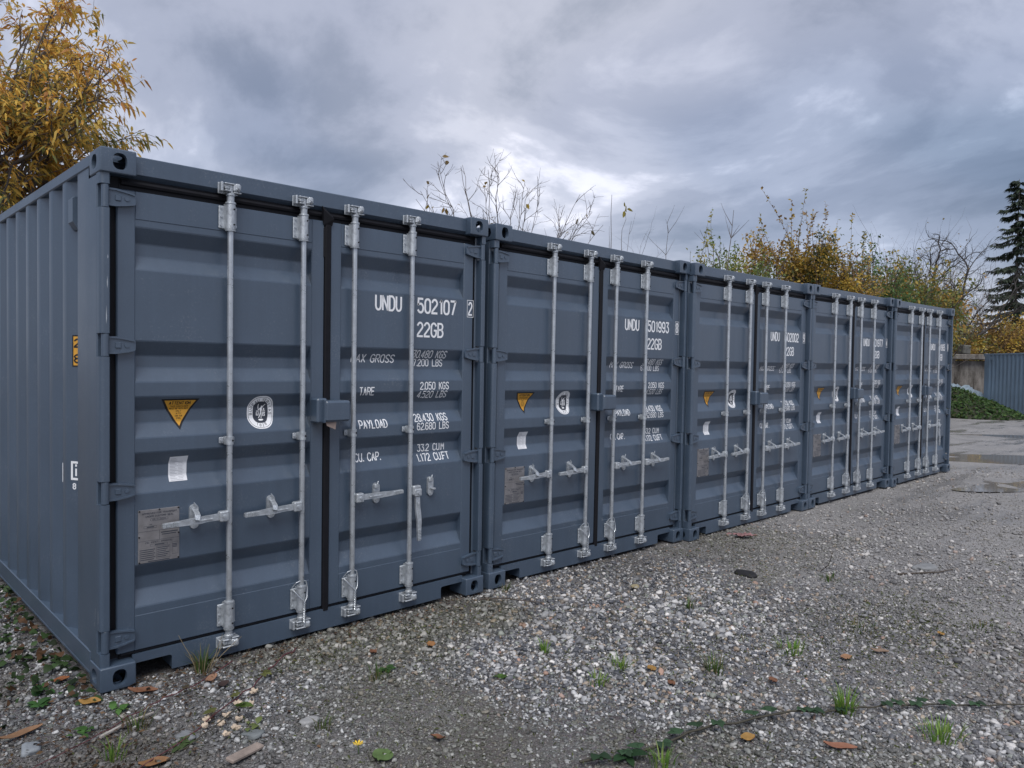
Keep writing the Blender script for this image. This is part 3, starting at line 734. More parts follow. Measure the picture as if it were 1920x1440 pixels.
def paper_mesh():
    lines = []
    for k in range(15):
        z = 1.086-k*.0078; lines.append(rect(.352, .352+.026+.008*((k*7) % 3), z, z+.0022))
        if k > 1: lines.append(rect(.393, .393+.022+.007*((k*5) % 4 == 0), z, z+.0018))
    return print_mesh('paper_notice', [(OFF, 0, [[(.343,.972),(.434,.972),(.437,1.100),(.345,1.099)]]), (OFF+.0006, 1, lines)], [PAPER, INKG])
ME['paper'] = paper_mesh()
def plate_mesh():
    mb = MB(); x0, x1, z0, z1 = .186, .384, .580, .846; y0 = YP-.004
    mb.cbox(x0, x1, y0, YP+.001, z0, z1, .001)
    T = []
    T += text_polys('APPROVED FOR TRANSPORT', x0+.018, x1-.012, .822, .831, .085); T += text_polys('UNDER CUSTOMS SEAL', x0+.034, x1-.028, .807, .816, .085)
    T += frame(x0+.056, x1-.056, .788, .800, .0012)+text_polys('GB-C 0000'.replace('0', 'O'), x0+.066, x1-.066, .791, .797, .08)
    T += text_polys('TYPE', x0+.052, x0+.066, .768, .773, .08)+frame(x0+.026, x0+.088, .752, .764, .0012)+[rect(x0+.040, x0+.074, .756, .760)]
    T += [rect(x0, x1, .737, .7382), rect(x0+.100, x0+.1012, .690, .737), rect(x0, x1, .689, .6902)]
    T += [rect(x0+.108, x1-.008, .722, .727), rect(x0+.112, x1-.016, .712, .716)]
    T += text_polys('CSC SAFETY APPROVAL', x0+.032, x1-.034, .676, .684, .085)+frame(x0+.056, x1-.058, .660, .671, .0011)+[rect(x0+.078, x1-.074, .664, .668)]
    for k in range(6):
        T += [rect(x0+.006, x0+.080-.006*(k % 2), .643-k*.0098, .6465-k*.0098), rect(x0+.090, x0+.148-.008*(k % 3), .647-k*.0092, .6505-k*.0092)]
    T += frame(x0+.086, x1-.046, .594, .656, .001)+frame(x1-.036, x1-.006, .606, .668, .001)+[rect(x1-.034, x1-.012, .655-.007*k, .6585-.007*k) for k in range(3)]+[rect(x0+.046, x0+.150, .5835, .5875)]
    for q in T: mb.add([(u, y0-.0006, v) for u, v in q], [(0,1,2,3)], 1)
    for xx, zz_ in ((x0+.005,z0+.005),(x1-.005,z0+.005),(x0+.005,z1-.005),(x1-.005,z1-.005),(x0+.1,z1-.004),(x0+.004,.712),(x1-.004,.712)): mb.disc_y(xx, zz_, y0-.004, y0+.001, .0042, 8, 2)
    return mb.mesh('data_plate', [PLATE, INKD, BLACK], smooth=False)
ME['plate'] = plate_mesh()
# side wall marks
SB = [p[0] for p in spp]; ssurf = lambda u, v: float(np.interp(u, [p[0] for p in spp], [p[1] for p in spp]))
def flipu(polys, c): return [[(2*c-u, v) for u, v in q] for q in polys]
yc = .505
T = flipu(text_polys('2.6', .434, .556, 1.650, 1.700, .09)+text_polys('8.6', .434, .556, 1.568, 1.618, .09), yc)
ME['height_sticker'] = print_mesh('height_sticker', [(.001, 0, [rect(.425,.587,1.550,1.718)]), (.0016, 1, [rect(.433,.579,1.558,1.710)]), (.0022, 0, T)], [BLACK, AMBER], ssurf, SB, 'side')
T = flipu(frame(.414, .55, .950, 1.050, .012)+[rect(.440,.452,.972,1.012), rect(.440,.452,1.022,1.034)]+text_polys('8', .424, .446, .900, .934, .09), yc)
ME['side_mark'] = print_mesh('side_mark', [(.001, 0, T)], WHITE, ssurf, SB, 'side')
ME['side_line'] = print_mesh('side_mark', [(.001, 0, [rect(.846,.852,.905,1.012)])], WHITE, ssurf, SB, 'side')
mb = MB(); mb.prism_y([(.004,2.42),(.004,2.30),(.03,2.262),(.041,2.262),(.041,2.42)], .49, .575); mb.cbox(.012,.041,.50,.565,2.42,2.432,.003); ME['vent'] = mb.mesh('air_vent', PAINT)
ME['scratch'] = []
for (y_, z_, h_, b_) in ((.085, .34, .05, .006), (.043, .325, .06, -.004), (.10, .30, .02, .003)):
    mb = MB(); mb.add([(.0028, y_+b_*math.sin(k*.7)+s_, z_+h_*k/5) for k in range(6) for s_ in (0, .0022)], [(2*k, 2*k+1, 2*k+3, 2*k+2) for k in range(5)])
    ME['scratch'].append(mb.mesh('scratch', SCRATCH, smooth=False))
for (x_, z_, h_) in ((.034, 1.93, .06), (.030, 1.76, .09), (.036, 2.07, .02)):
    mb = MB(); mb.add([(x_, .0113, z_), (x_+.003, .0113, z_+h_*.3), (x_+.001, .0113, z_+h_), (x_-.001, .0113, z_+h_*.5)], [(0,1,2,3)])
    ME['scratch'].append(mb.mesh('scratch', SCRATCH, smooth=False))

RODX = [.630, 1.052, W-1.052, W-.630]
def build_container(name, loc, rot, serial, check, hang=(), tagged=False, marks=False):
    t = empty(name, loc, rot)
    for cx_, sx in ((0, 1), (W, -1)):
        obj('corner_post', ME['post'], t, (cx_,0,0), (sx,1,1)); obj('corner_post', ME['rear_post'], t, (cx_,0,0), (sx,1,1))
        obj('roof_rail', ME['top_rail'], t, (cx_,0,0), (sx,1,1)); obj('base_rail', ME['bottom_rail'], t, (cx_,0,0), (sx,1,1))
        obj('side_wall', ME['side'], t, (cx_,0,0), (sx,1,1))
        for cy_, sy in ((0, 1), (LN, -1)):
            obj('corner_casting', ME['casting'], t, (cx_,cy_,H-CH), (sx,sy,1)); obj('corner_casting', ME['casting'], t, (cx_,cy_,CH), (sx,sy,-1))
    for k, nme in (('header','door_header'), ('sill','door_sill'), ('roof','roof'), ('end','end_wall'), ('floor','floor'), ('seal','door_seal'), ('centre_seal','meeting_seal')): obj(nme, ME[k], t)
    for i, x in enumerate(RODX):
        obj('cam_keeper', ME['keeper'], t, (x,0,2.427), (1 if i < 2 else 1,1,1)); obj('cam_keeper', ME['keeper'], t, (x,0,.166), (1,1,-1))
    lb = obj('lock_box', ME['lockbox'], t)
    if tagged: obj('card_tag', ME['tag'], lb)
    if marks:
        for k in ('height_sticker', 'side_mark'): obj(k, ME[k], t)
        obj('side_mark', ME['side_line'], t); obj('air_vent', ME['vent'], t)
        for me in ME['scratch']: obj('scratch', me, t)
    for di, key in enumerate(('door_l', 'door_r')):
        d = obj('door', ME[key], t); mx = 1 if di == 0 else -1
        for h in HZ: obj('hinge', ME['hinge'], d, (.030 if di == 0 else W-.030, .030, h), (mx,1,1))
        for ri in (2*di, 2*di+1):
            x = RODX[ri]; obj('locking_rod', ME['rod'], d, (x,0,0))
            obj('rod_bracket', ME['bracket'], d, (x,0,2.352)); obj('rod_bracket', ME['bracket'], d, (x,0,.238)); obj('rod_bracket', ME['clip'], d, (x,0,1.172))
            obj('cam_head', ME['cam'], d, (x,0,2.427)); obj('cam_head', ME['cam'], d, (x,0,.166), (1,1,-1))
            hs = -1 if di == 0 else 1; down = ri in hang
            if down:
                h = obj('handle', ME['handle'], d, (x+.045, 0, .800)); h.rotation_euler = (0, R(88), 0)
                cv = MB(); cv.cbox(.010, .070, YR-.030, YR+.006, -.030, .030, .006); obj('handle_clevis', cv.mesh('handle_clevis', CAST), d, (x, 0, .778))
            else: obj('handle', ME['handle'], d, (x,0,.776), (hs,1,1), (0, R(-1.5)*1, 0))
            obj('handle_retainer', ME['retainer_open' if (down or (hang and ri == 2)) else 'retainer'], d, (x+hs*.175+(.01 if di else 0),0,.785), (hs,1,1))
            if ri in (1, 2): obj('seal_wire', ME['wire'], d, (x,0,.285))
        if di == 0:
            obj('warning_sticker', ME['warning'], d); obj('crest_sticker', ME['crest'], d); obj('paper_notice', ME['paper'], d); obj('data_plate', ME['plate'], d)
        else:
            for me in ME['lines']: obj('lettering', me, d)
            obj('lettering', serial_mesh(serial), d); obj('lettering', check_mesh(check), d)
    return t
ROW = 'slate containers standing side by side'
CONT = [((0,0,0), 0, 0, '502107', '2', (3,), True, True, 'slate-blue shipping container nearest the camera, its left side wall showing, marked 502107'),
        ((2.500,.015,-.0055), -.008, -.0015, '501993', '8', (), False, False, 'slate-blue shipping container second from the left, doors marked 501993'),
        ((4.962,-.043,-.034), .000, -.0054, '502002', '9', (), False, False, 'slate-blue shipping container in the middle of the row, doors marked 502002'),
        ((7.4105,-.059,-.030), .0030, -.0088, '501977', '4', (), False, False, 'slate-blue shipping container fourth from the left, doors marked 501977'),
        ((9.8635,-.106,-.030), .0040, -.0092, '501965', '0', (3,), False, False, 'slate-blue shipping container farthest along the row, at its right end')]
for loc, ro, ya, s, c, hg, tg, mk, lab in CONT:
    t = build_container('shipping_container', loc, (0, -ro, ya), s, c, hg, tg, mk)
    tag(t, lab, 'container', ROW)

# ------------------------------------------------------------------ gravel: pebbles instanced by geometry nodes
def pebble_group(name, mat, seeds, sub=2, rough=.75):
    ng = bpy.data.node_groups.new(name, 'GeometryNodeTree')
    ng.interface.new_socket('Geometry', in_out='INPUT', socket_type='NodeSocketGeometry'); ng.interface.new_socket('Geometry', in_out='OUTPUT', socket_type='NodeSocketGeometry')
    N, L = ng.nodes, ng.links; gi = N.new('NodeGroupInput'); go = N.new('NodeGroupOutput')
    jn = N.new('GeometryNodeGeometryToInstance')
    for sd_ in seeds:
        ic = N.new('GeometryNodeMeshIcoSphere'); ic.inputs['Radius'].default_value = 1; ic.inputs['Subdivisions'].default_value = sub
        sp_ = N.new('GeometryNodeSetPosition'); ps = N.new('GeometryNodeInputPosition'); va = N.new('ShaderNodeVectorMath'); va.operation = 'ADD'; va.inputs[1].default_value = (sd_*7.7, sd_*3.1, sd_*5.3)
        nz = N.new('ShaderNodeTexNoise'); nz.inputs['Scale'].default_value = .95; nz.inputs['Detail'].default_value = 1.2
        sb = N.new('ShaderNodeVectorMath'); sb.operation = 'SUBTRACT'; sb.inputs[1].default_value = (.5, .5, .5)
        sc = N.new('ShaderNodeVectorMath'); sc.operation = 'SCALE'; sc.inputs['Scale'].default_value = rough*2
        L.new(ps.outputs[0], va.inputs[0]); L.new(va.outputs[0], nz.inputs['Vector']); L.new(nz.outputs['Color'], sb.inputs[0]); L.new(sb.outputs[0], sc.inputs[0])
        L.new(ic.outputs['Mesh'], sp_.inputs['Geometry']); L.new(sc.outputs[0], sp_.inputs['Offset'])
        sh = N.new('GeometryNodeSetShadeSmooth'); L.new(sp_.outputs[0], sh.inputs[0]); sm = N.new('GeometryNodeSetMaterial'); sm.inputs['Material'].default_value = mat; L.new(sh.outputs[0], sm.inputs[0])
        L.new(sm.outputs[0], jn.inputs[0])
    def attr(n, t):
        a = N.new('GeometryNodeInputNamedAttribute'); a.data_type = t; a.inputs['Name'].default_value = n; return a.outputs['Attribute']
    ip = N.new('GeometryNodeInstanceOnPoints'); ip.inputs['Pick Instance'].default_value = True
    er = N.new('FunctionNodeEulerToRotation'); L.new(attr('rot', 'FLOAT_VECTOR'), er.inputs[0])
    L.new(gi.outputs[0], ip.inputs['Points']); L.new(jn.outputs[0], ip.inputs['Instance']); L.new(attr('vid', 'INT'), ip.inputs['Instance Index'])
    L.new(er.outputs[0], ip.inputs['Rotation']); L.new(attr('scl', 'FLOAT_VECTOR'), ip.inputs['Scale']); L.new(ip.outputs[0], go.inputs[0])
    return ng
def scatter(name, P, rot, scl, tint, vid, ng):
    me = bpy.data.meshes.new(name); me.vertices.add(len(P)); me.vertices.foreach_set('co', np.asarray(P, np.float32).ravel())
    for n, v in (('rot', rot), ('scl', scl)):
        a = me.attributes.new(n, 'FLOAT_VECTOR', 'POINT'); a.data.foreach_set('vector', np.asarray(v, np.float32).ravel())
    a = me.attributes.new('tint', 'FLOAT_COLOR', 'POINT'); a.data.foreach_set('color', np.concatenate([tint, np.ones((len(P), 1))], 1).astype(np.float32).ravel())
    a = me.attributes.new('vid', 'INT', 'POINT'); a.data.foreach_set('value', np.asarray(vid, np.int32))
    o = obj(name, me); md = o.modifiers.new('scatter', 'NODES'); md.node_group = ng; return o
STONE = M('pebble_stone', (.3, .3, .3), .55, var=.16, vscale=2.2, attr='tint', instancer=True, rvar=.12)
def noise2(x, y, seed, sc):
    """cheap smooth value noise, 0..1"""
    r = np.random.default_rng(seed); t = r.random((64, 64)); u, v = np.asarray(x)*sc, np.asarray(y)*sc
    i, j = np.floor(u).astype(int), np.floor(v).astype(int); a, b = u-i, v-j; a = a*a*(3-2*a); b = b*b*(3-2*b)
    g = lambda p, q: t[p % 64, q % 64]
    return (g(i, j)*(1-a)+g(i+1, j)*a)*(1-b)+(g(i, j+1)*(1-a)+g(i+1, j+1)*a)*b
def fbm(x, y, seed, sc): return .55*noise2(x, y, seed, sc)+.3*noise2(x, y, seed+1, sc*2.1)+.15*noise2(x, y, seed+2, sc*4.3)
PAL = np.array([(.085,.09,.105), (.13,.135,.15), (.20,.205,.215), (.28,.285,.295), (.40,.40,.405), (.54,.53,.52), (.30,.245,.19), (.34,.22,.17), (.16,.14,.12), (.23,.25,.225), (.055,.06,.072)])
PALW = np.array([.17,.17,.15,.14,.12,.08,.055,.012,.08,.05,.08]); PALW = PALW/PALW.sum()
def gravel(name, r0, r1, dens, fall, smin, smax, seed, sub, seeds, zemb=.25, rough=.75, sharp=1.0, patch=None):
    r = np.random.default_rng(seed); a0, a1 = YAW-R(45), YAW+R(47)
    rr = np.linspace(r0, r1, 400); d = dens*np.minimum(1, (fall/rr)**1.6); cum = np.concatenate([[0], np.cumsum((d[1:]*rr[1:]+d[:-1]*rr[:-1])/2*np.diff(rr))])
    n = int(cum[-1]*(a1-a0)); rad = np.interp(r.random(n)*cum[-1], cum, rr); an = r.uniform(a0, a1, n)
    x = CAM[0]+rad*np.sin(an); y = CAM[1]+rad*np.cos(an)
    keep = (y < .10) | (x < -.01); keep &= ~((x > -.0) & (y > .0) & (y < .3) & (r.random(n) < .55))
    keep &= ~((np.abs((x-16)*.7+(y+.9)*.7) < .6) & (np.abs(x-16) < 2.2)); keep &= ~((np.hypot(x-11.6, (y+1.35)) < .8) & (r.random(n) < .8))
    pw = fbm(x, y, 21, .55)                                           # bare compacted patches between the stones
    track = sstep(x+.9*(-y-1.0)+3*(fbm(x, y, 25, .6)-.5), 4.0, 7.6)                            # the vehicle track is worn nearly clean
    keep &= r.random(n) > np.clip((pw-.52)*3.2, 0, .6)*np.clip(.35+track, 0, 1)
    pw2 = fbm(x, y, 33, 1.5)
    if smin > .004: keep &= r.random(n) > np.clip((pw2-.50)*5, 0, .42)
    keep &= r.random(n) > (.72 if smin > .004 else .35)*track
    if patch: keep &= r.random(n) < patch(x, y)
    x, y, rad = x[keep], y[keep], rad[keep]; n = len(x)
    s = smin*(smax/smin)**(r.beta(1.25, 3.2, n)); grit = sstep(-x-.55*y, -1.25, -.35)  # small crushed grit on the left
    s = s*(1-.25*grit)*(.72+.62*np.clip(fbm(x, y, 37, .9)*1.6-.3, 0, 1))
    flat = r.uniform(.45, .85, n); scl = np.stack([s*r.uniform(.85, 1.35, n), s*r.uniform(.7, 1.05, n), s*flat], 1)
    z = gz(x, y)+s*flat*(1-2*zemb)*.9+r.uniform(0, .5, n)*s*.4
    rot = np.stack([r.normal(0, .35, n), r.normal(0, .35, n), r.uniform(0, 6.28, n)], 1)
    k = r.choice(len(PAL), n, p=PALW); tint = PAL[k]*r.uniform(.75, 1.22, (n, 1))
    g = np.clip(grit, 0, 1)[:, None]; lum = tint.mean(1, keepdims=True)
    tint = tint*(1-.6*g)+np.concatenate([lum*.95, lum*1.0, lum*1.05], 1)*.6*g*.95
    mv = np.clip((fbm(x, y, 44, .9)-.52)*6, 0, 1)[:, None]*.5; tint = tint*(1-mv)+np.array([[.075,.072,.036]])*mv  # mossy film
    dv = np.clip((fbm(x, y, 71, .8)-.48)*4, 0, 1)[:, None]; tint = tint*(1-.28*dv)                                   # damp stones
    tk = sstep(x+.9*(-y-1.0), 3.2, 7.0)[:, None]*.45; tint = tint*(1-tk)+np.array([[.30,.29,.285]])*tk*r.uniform(.7, 1.25, (n, 1))
    sl = (np.clip((fbm(x, y, 53, 1.1)-.30)*4, 0, 1)*sstep(-x-.35*y, -.25, .35))[:, None]*.72; tint = tint*(1-sl)+np.array([[.055,.046,.034]])*sl*r.uniform(.5, 1.6, (n, 1))   # soil-stained stones by the ivy
    tint = tint*np.array([[1.09, 1.07, 1.05]])*(1.0 if smin > .004 else .72)
    o = scatter(name, np.stack([x, y, z], 1), rot, scl, tint, r.integers(0, len(seeds), n), pebble_group(name, STONE, seeds, sub, rough))
    return o
tag(gravel('gravel', 2.0, 15.0, 4300, 4.0, .0052, .025, 11, 2, (1, 2, 3, 4, 5, 6)), 'loose grey and white pebbles covering the yard', 'gravel', kind='stuff')
tag(gravel('grit', 2.0, 14.0, 7500, 3.6, .0028, .0075, 12, 1, (7, 8, 9, 10)), 'fine crushed stone grit between the pebbles', 'gravel', kind='stuff')

# ------------------------------------------------------------------ vegetation helpers
LEAF = M('leaf', (.2, .2, .05), .55, attr='tint', translucent=.42, spec=.3)
BARK = M('bark', (.13, .115, .10), .85, var=.35, vscale=14, bump=.5, bscale=60)
TWIG = M('twig_bark', (.115, .095, .085), .8, var=.25, vscale=20)
def nrm(v): return v/np.maximum(np.linalg.norm(v, axis=-1, keepdims=True), 1e-9)
class Tubes:
    """many tapered tubes gathered in one part"""
    def __init__(s): s.V, s.F, s.n = [], [], 0
    def add(s, P, r, k=5):
        P = np.asarray(P, float); n = len(P); T = nrm(np.gradient(P, axis=0)); a = np.array([0,0,1.]) if abs(T[0,2]) < .9 else np.array([1.,0,0])
        u = nrm(np.cross(T, a)); w = np.cross(T, u); t = np.linspace(0, 2*math.pi, k, endpoint=False)
        r = np.broadcast_to(np.asarray(r, float), (n,))
        V = P[:, None]+(u[:, None]*np.cos(t)[None, :, None]+w[:, None]*np.sin(t)[None, :, None])*r[:, None, None]
        i = np.arange(n-1)[:, None]*k+np.arange(k)[None]; j = np.arange(n-1)[:, None]*k+(np.arange(k)[None]+1) % k
        s.V.append(V.reshape(-1, 3)); s.F.append(np.stack([i, j, j+k, i+k], -1).reshape(-1, 4)+s.n); s.n += n*k
    def mesh(s, name, mat): return np_mesh(name, np.concatenate(s.V), np.concatenate(s.F), mat, smooth=True)
def leaf_mesh(name, P, D, Nn, Ln, Wd, tint, droop=.25, mat=None, lance=True):
    """pointed leaves folded along the midrib: base P, direction D, up Nn"""
    P, D, Nn = np.asarray(P), nrm(np.asarray(D)), np.asarray(Nn); S = nrm(np.cross(D, Nn)); Nn = np.cross(S, D); Ln = np.asarray(Ln)[:, None]; Wd = np.asarray(Wd)[:, None]
    g = np.array([0,0,-1.])
    def at(t): return P+D*Ln*t+g*Ln*droop*t*t
    if lance:
        a, b = at(.33), at(.70); rows = [P, a+S*Wd*.5+Nn*Wd*.18, a-S*Wd*.5+Nn*Wd*.18, b+S*Wd*.38+Nn*Wd*.1, b-S*Wd*.38+Nn*Wd*.1, at(1.)]
        V = np.stack(rows, 1).reshape(-1, 3); o = np.arange(len(P))[:, None]*6
        F = [o+np.array([[0,1,2]]), o+np.array([[3,5,4]]), o+np.array([[1,3,4,2]])]; k = 6
    else:
        a = at(.5); V = np.stack([P, a+S*Wd*.5+Nn*Wd*.2, at(1.), a-S*Wd*.5+Nn*Wd*.2], 1).reshape(-1, 3); o = np.arange(len(P))[:, None]*4
        F = [o+np.array([[0,1,2]]), o+np.array([[0,2,3]])]; k = 4
    return np_mesh(name, V, F, mat or LEAF, np.repeat(tint, k, axis=0))
def wander(r, p, d, L_, n, wob, trop=0.0, bend=None):
    pts_ = [np.array(p, float)]; d = np.array(d, float); d /= np.linalg.norm(d)
    for i in range(n):
        d = d+r.normal(0, wob, 3)+np.array([0,0,trop]); d /= np.linalg.norm(d); pts_.append(pts_[-1]+d*L_/n)
    return np.array(pts_), d
def side_dir(r, d, ang):
    a = r.normal(0, 1, 3); a -= d*np.dot(a, d); a /= np.linalg.norm(a); return d*math.cos(ang)+a*math.sin(ang)
def grow(r, tb, tips, p, d, L_, rad, depth, spec):
    """recursive branching; spec[depth] = (segments, wobble, upward pull, children, child length, spread, sides)"""
    n, wob, trop, kids, ratio, spread, k = spec[depth]
    P_, dd = wander(r, p, d, L_, n, wob, trop); last = depth == len(spec)-1
    tb.add(P_, np.linspace(rad, rad*(.25 if last else .5), n+1), k)
    if last: tips.append(P_); return
    for c in range(kids):
        t = (.30+.70*(c+r.random())/kids) if c < kids-1 else 1.0; f = t*n; i = min(int(f), n-1); q = P_[i]+(P_[i+1]-P_[i])*(f-i)
        dl = P_[i+1]-P_[i]; dl = dl/np.linalg.norm(dl)
        grow(r, tb, tips, q, side_dir(r, dl, spread*r.uniform(.6, 1.25)) if c < kids-1 else side_dir(r, dl, .2), L_*ratio*r.uniform(.75, 1.2), rad*(.42 if c < kids-1 else .5), depth+1, spec)
def tips_leaves(r, tips, per, size, wid, pal, w, hang=.5, jit=.04, spread=1.0):
    P_, D, L_, Wd = [], [], [], []
    for t in tips:
        m = len(t)-1
        for _ in range(per):
            f = r.uniform(.15, 1.0)*m; i = min(int(f), m-1); q = t[i]+(t[i+1]-t[i])*(f-i); dl = t[i+1]-t[i]; dl = dl/np.linalg.norm(dl)
            d = side_dir(r, dl, r.uniform(.5, 1.15)*spread); d[2] -= hang*r.uniform(.4, 1.2); P_.append(q+r.normal(0, jit, 3)); D.append(d); s_ = size*r.uniform(.6, 1.2); L_.append(s_); Wd.append(s_*wid*r.uniform(.75, 1.2))
    P_ = np.array(P_); D = np.array(D); n = len(P_); Nn = nrm(r.normal(0, .5, (n, 3))+np.array([0,0,1.])); pal = np.array(pal)
    cl = noise2(P_[:,0]*1.3+P_[:,2], P_[:,1]*1.3-P_[:,2]*.7, 99, 1.1); u = np.clip(r.random(n)*.6+cl*.7-.15, 0, .999)
    cw = np.cumsum(w)/np.sum(w); k = np.searchsorted(cw, u); tint = pal[np.clip(k, 0, len(pal)-1)]*r.uniform(.75, 1.25, (n, 1))
    return P_, D, Nn, np.array(L_), np.array(Wd), tint

# ---- big autumn tree behind the first container
r = np.random.default_rng(8); tb = Tubes(); tips = []
base_t = np.array([.75, 11.3, G(.75, 11.3)-.05]); cen = np.array([1.55, 10.4, 4.85])
trunk, _ = wander(r, base_t, np.array([.04, -.05, 1.]), 4.6, 10, .05); tb.add(trunk, np.linspace(.20, .07, 11), 9)
for i in range(62):
    u = nrm(r.normal(0, 1, 3)+np.array([.25, -.1, .25])); q = cen+u*np.array([2.6, 2.1, 2.9])*r.uniform(.5, .96); k = r.integers(3, 10); p0 = trunk[k]
    mid = p0+(q-p0)*.5+np.array([0, 0, .35])+r.normal(0, .15, 3); t_ = np.linspace(0, 1, 9)[:, None]; q_ = (1-t_)**2*p0+2*t_*(1-t_)*mid+t_*t_*q; q_[1:-1] += r.normal(0, .035, (7, 3))
    tb.add(q_, np.linspace(.045, .010, 9), 5)
    for j in range(9):
        f = r.uniform(.42, 1.0)*8; m = min(int(f), 7); p1 = q_[m]+(q_[m+1]-q_[m])*(f-m); dl = nrm(q_[m+1]-q_[m]); w_, dd = wander(r, p1, side_dir(r, dl, r.uniform(.3, .95))+np.array([0,0,.12]), r.uniform(.45, .95), 5, .13, .02)
        tb.add(w_, np.linspace(.010, .004, 6), 4); tips.append(w_)
        for g_ in range(3):
            f = r.uniform(.3, 1.0)*5; m = min(int(f), 4); p2 = w_[m]+(w_[m+1]-w_[m])*(f-m); x_, _d = wander(r, p2, side_dir(r, nrm(w_[m+1]-w_[m]), r.uniform(.4, .9)), r.uniform(.22, .5), 4, .12, .02)
            tb.add(x_, np.linspace(.005, .0025, 5), 3); tips.append(x_)
t = tag(empty('autumn_tree', (0, 0, 0)), 'large tree with long golden-brown hanging leaves behind the nearest container', 'tree')
obj('trunk', tb.mesh('trunk', TWIG), t)
GOLD = [(.48,.23,.07), (.66,.38,.08), (.72,.48,.10), (.56,.40,.10), (.36,.31,.09), (.19,.21,.08)]
obj('crown', leaf_mesh('crown', *tips_leaves(r, tips, 10, .15, .26, GOLD, [.27,.24,.14,.15,.11,.09], .7), droop=.35), t)

# ---- bare bush, its twigs showing over the second container
def few_leaves(name, pts_, size, col, parent, seed):
    r_ = np.random.default_rng(seed); P_ = np.array(pts_, float); n = len(P_)
    return obj(name, leaf_mesh(name, P_, r_.normal(0, 1, (n,3))+np.array([0,0,-.6]), nrm(r_.normal(0,1,(n,3))), size*r_.uniform(.7,1.2,n), size*.7*r_.uniform(.7,1.1,n), np.array(col)[r_.integers(0, len(col), n)], droop=.1), parent)
def bare_bush(name, base, stems, height, lean, seed, spec, label, cat, leaves=0, lsize=.09, rad=.022, group=None):
    r = np.random.default_rng(seed); tb = Tubes(); tips = []
    for i in range(stems):
        a = 2*math.pi*(i+r.random()*.6)/stems; d = np.array([math.cos(a)*lean*r.uniform(.3,1.1), math.sin(a)*lean*r.uniform(.3,1.1), 1.])
        grow(r, tb, tips, np.array(base)+np.array([math.cos(a), math.sin(a), 0])*.15, d, height*r.uniform(.7,1.0), rad*r.uniform(.7,1.2), 0, spec)
    t = tag(empty(name, (0,0,0)), label, cat, group); obj('stems', tb.mesh('stems', TWIG), t)
    if leaves:
        pk = [tips[i][-1] for i in r.choice(len(tips), min(leaves, len(tips)), replace=False)]
        few_leaves('leaves', pk, lsize, [(.40,.28,.05),(.30,.20,.07),(.16,.13,.06)], t, seed+1)
    return t
bs_ = [(8, .08, .02, 8, .40, .6, 5), (6, .13, .03, 6, .5, .65, 4), (5, .16, .02, 4, .5, .7, 3), (3, .15, .02, 0, 0, 0, 3)]
def fan_bush(label, base, tips_, seed):
    """bush of long arching stems, fanned out mostly across the row, fine side twigs near the ends"""
    r = np.random.default_rng(seed); tb = Tubes(); ends = []; side = np.array([.722, -.692, 0.]); dep = np.array([.69, .72, 0.]); base = np.array(base)
    for u, z in tips_:
        for k in range(2):
            p0 = base+side*u*.12+dep*r.normal(0, .12); q = base+side*(u+r.normal(0, .12+.18*k))+dep*r.normal(0, .5)+np.array([0, 0, z+.22-.25*k-r.uniform(0, .2)])
            mid = p0+(q-p0)*np.array([.30, .30, .62])+r.normal(0, .08, 3); t_ = np.linspace(0, 1, 15)[:, None]; P_ = (1-t_)**2*p0+2*t_*(1-t_)*mid+t_*t_*q; P_[2:-1] += r.normal(0, .022, (12, 3))
            tb.add(P_, np.linspace(.021, .0045, 15), 5); ends.append(P_[-1])
            for j in range(8):
                f = r.uniform(.5, .98)*14; i = min(int(f), 13); c = P_[i]+(P_[i+1]-P_[i])*(f-i); d = nrm(P_[i+1]-P_[i]); w_, _ = wander(r, c, side_dir(r, d, r.uniform(.45, 1.0)), r.uniform(.3, .85), 6, .13, .03); tb.add(w_, np.linspace(.0075, .0032, 7), 4); ends.append(w_[-1])
                for m in range(3):
                    i = r.integers(2, 6); x_, _ = wander(r, w_[i], side_dir(r, nrm(w_[i+1]-w_[i]), r.uniform(.5, 1.0)), r.uniform(.12, .34), 3, .14, .02); tb.add(x_, np.linspace(.0045, .0025, 4), 3)
    t = tag(empty('bare_bush', (0,0,0)), label, 'bush'); obj('stems', tb.mesh('stems', TWIG), t)
    few_leaves('leaves', [ends[i] for i in r.choice(len(ends), 34, replace=False)], .13, [(.40,.28,.05),(.30,.20,.07),(.16,.13,.06)], t, seed+1)
fan_bush('wide bare twiggy bush with a few last leaves behind the second container', (10.6, 8.75, -.02), [(-1.45,6.0), (-.78,6.1), (-.35,5.85), (.15,5.9), (.42,5.65), (.8,5.5), (1.75,5.35), (2.15,5.0), (-1.85,5.3), (1.35,4.7)], 38)
bare_bush('bare_bush', (12.1, 7.6, -.02), 6, 3.2, .34, 39, bs_, 'lower bare bush beside the leafless saplings behind the containers', 'bush', 12, .11, .020)
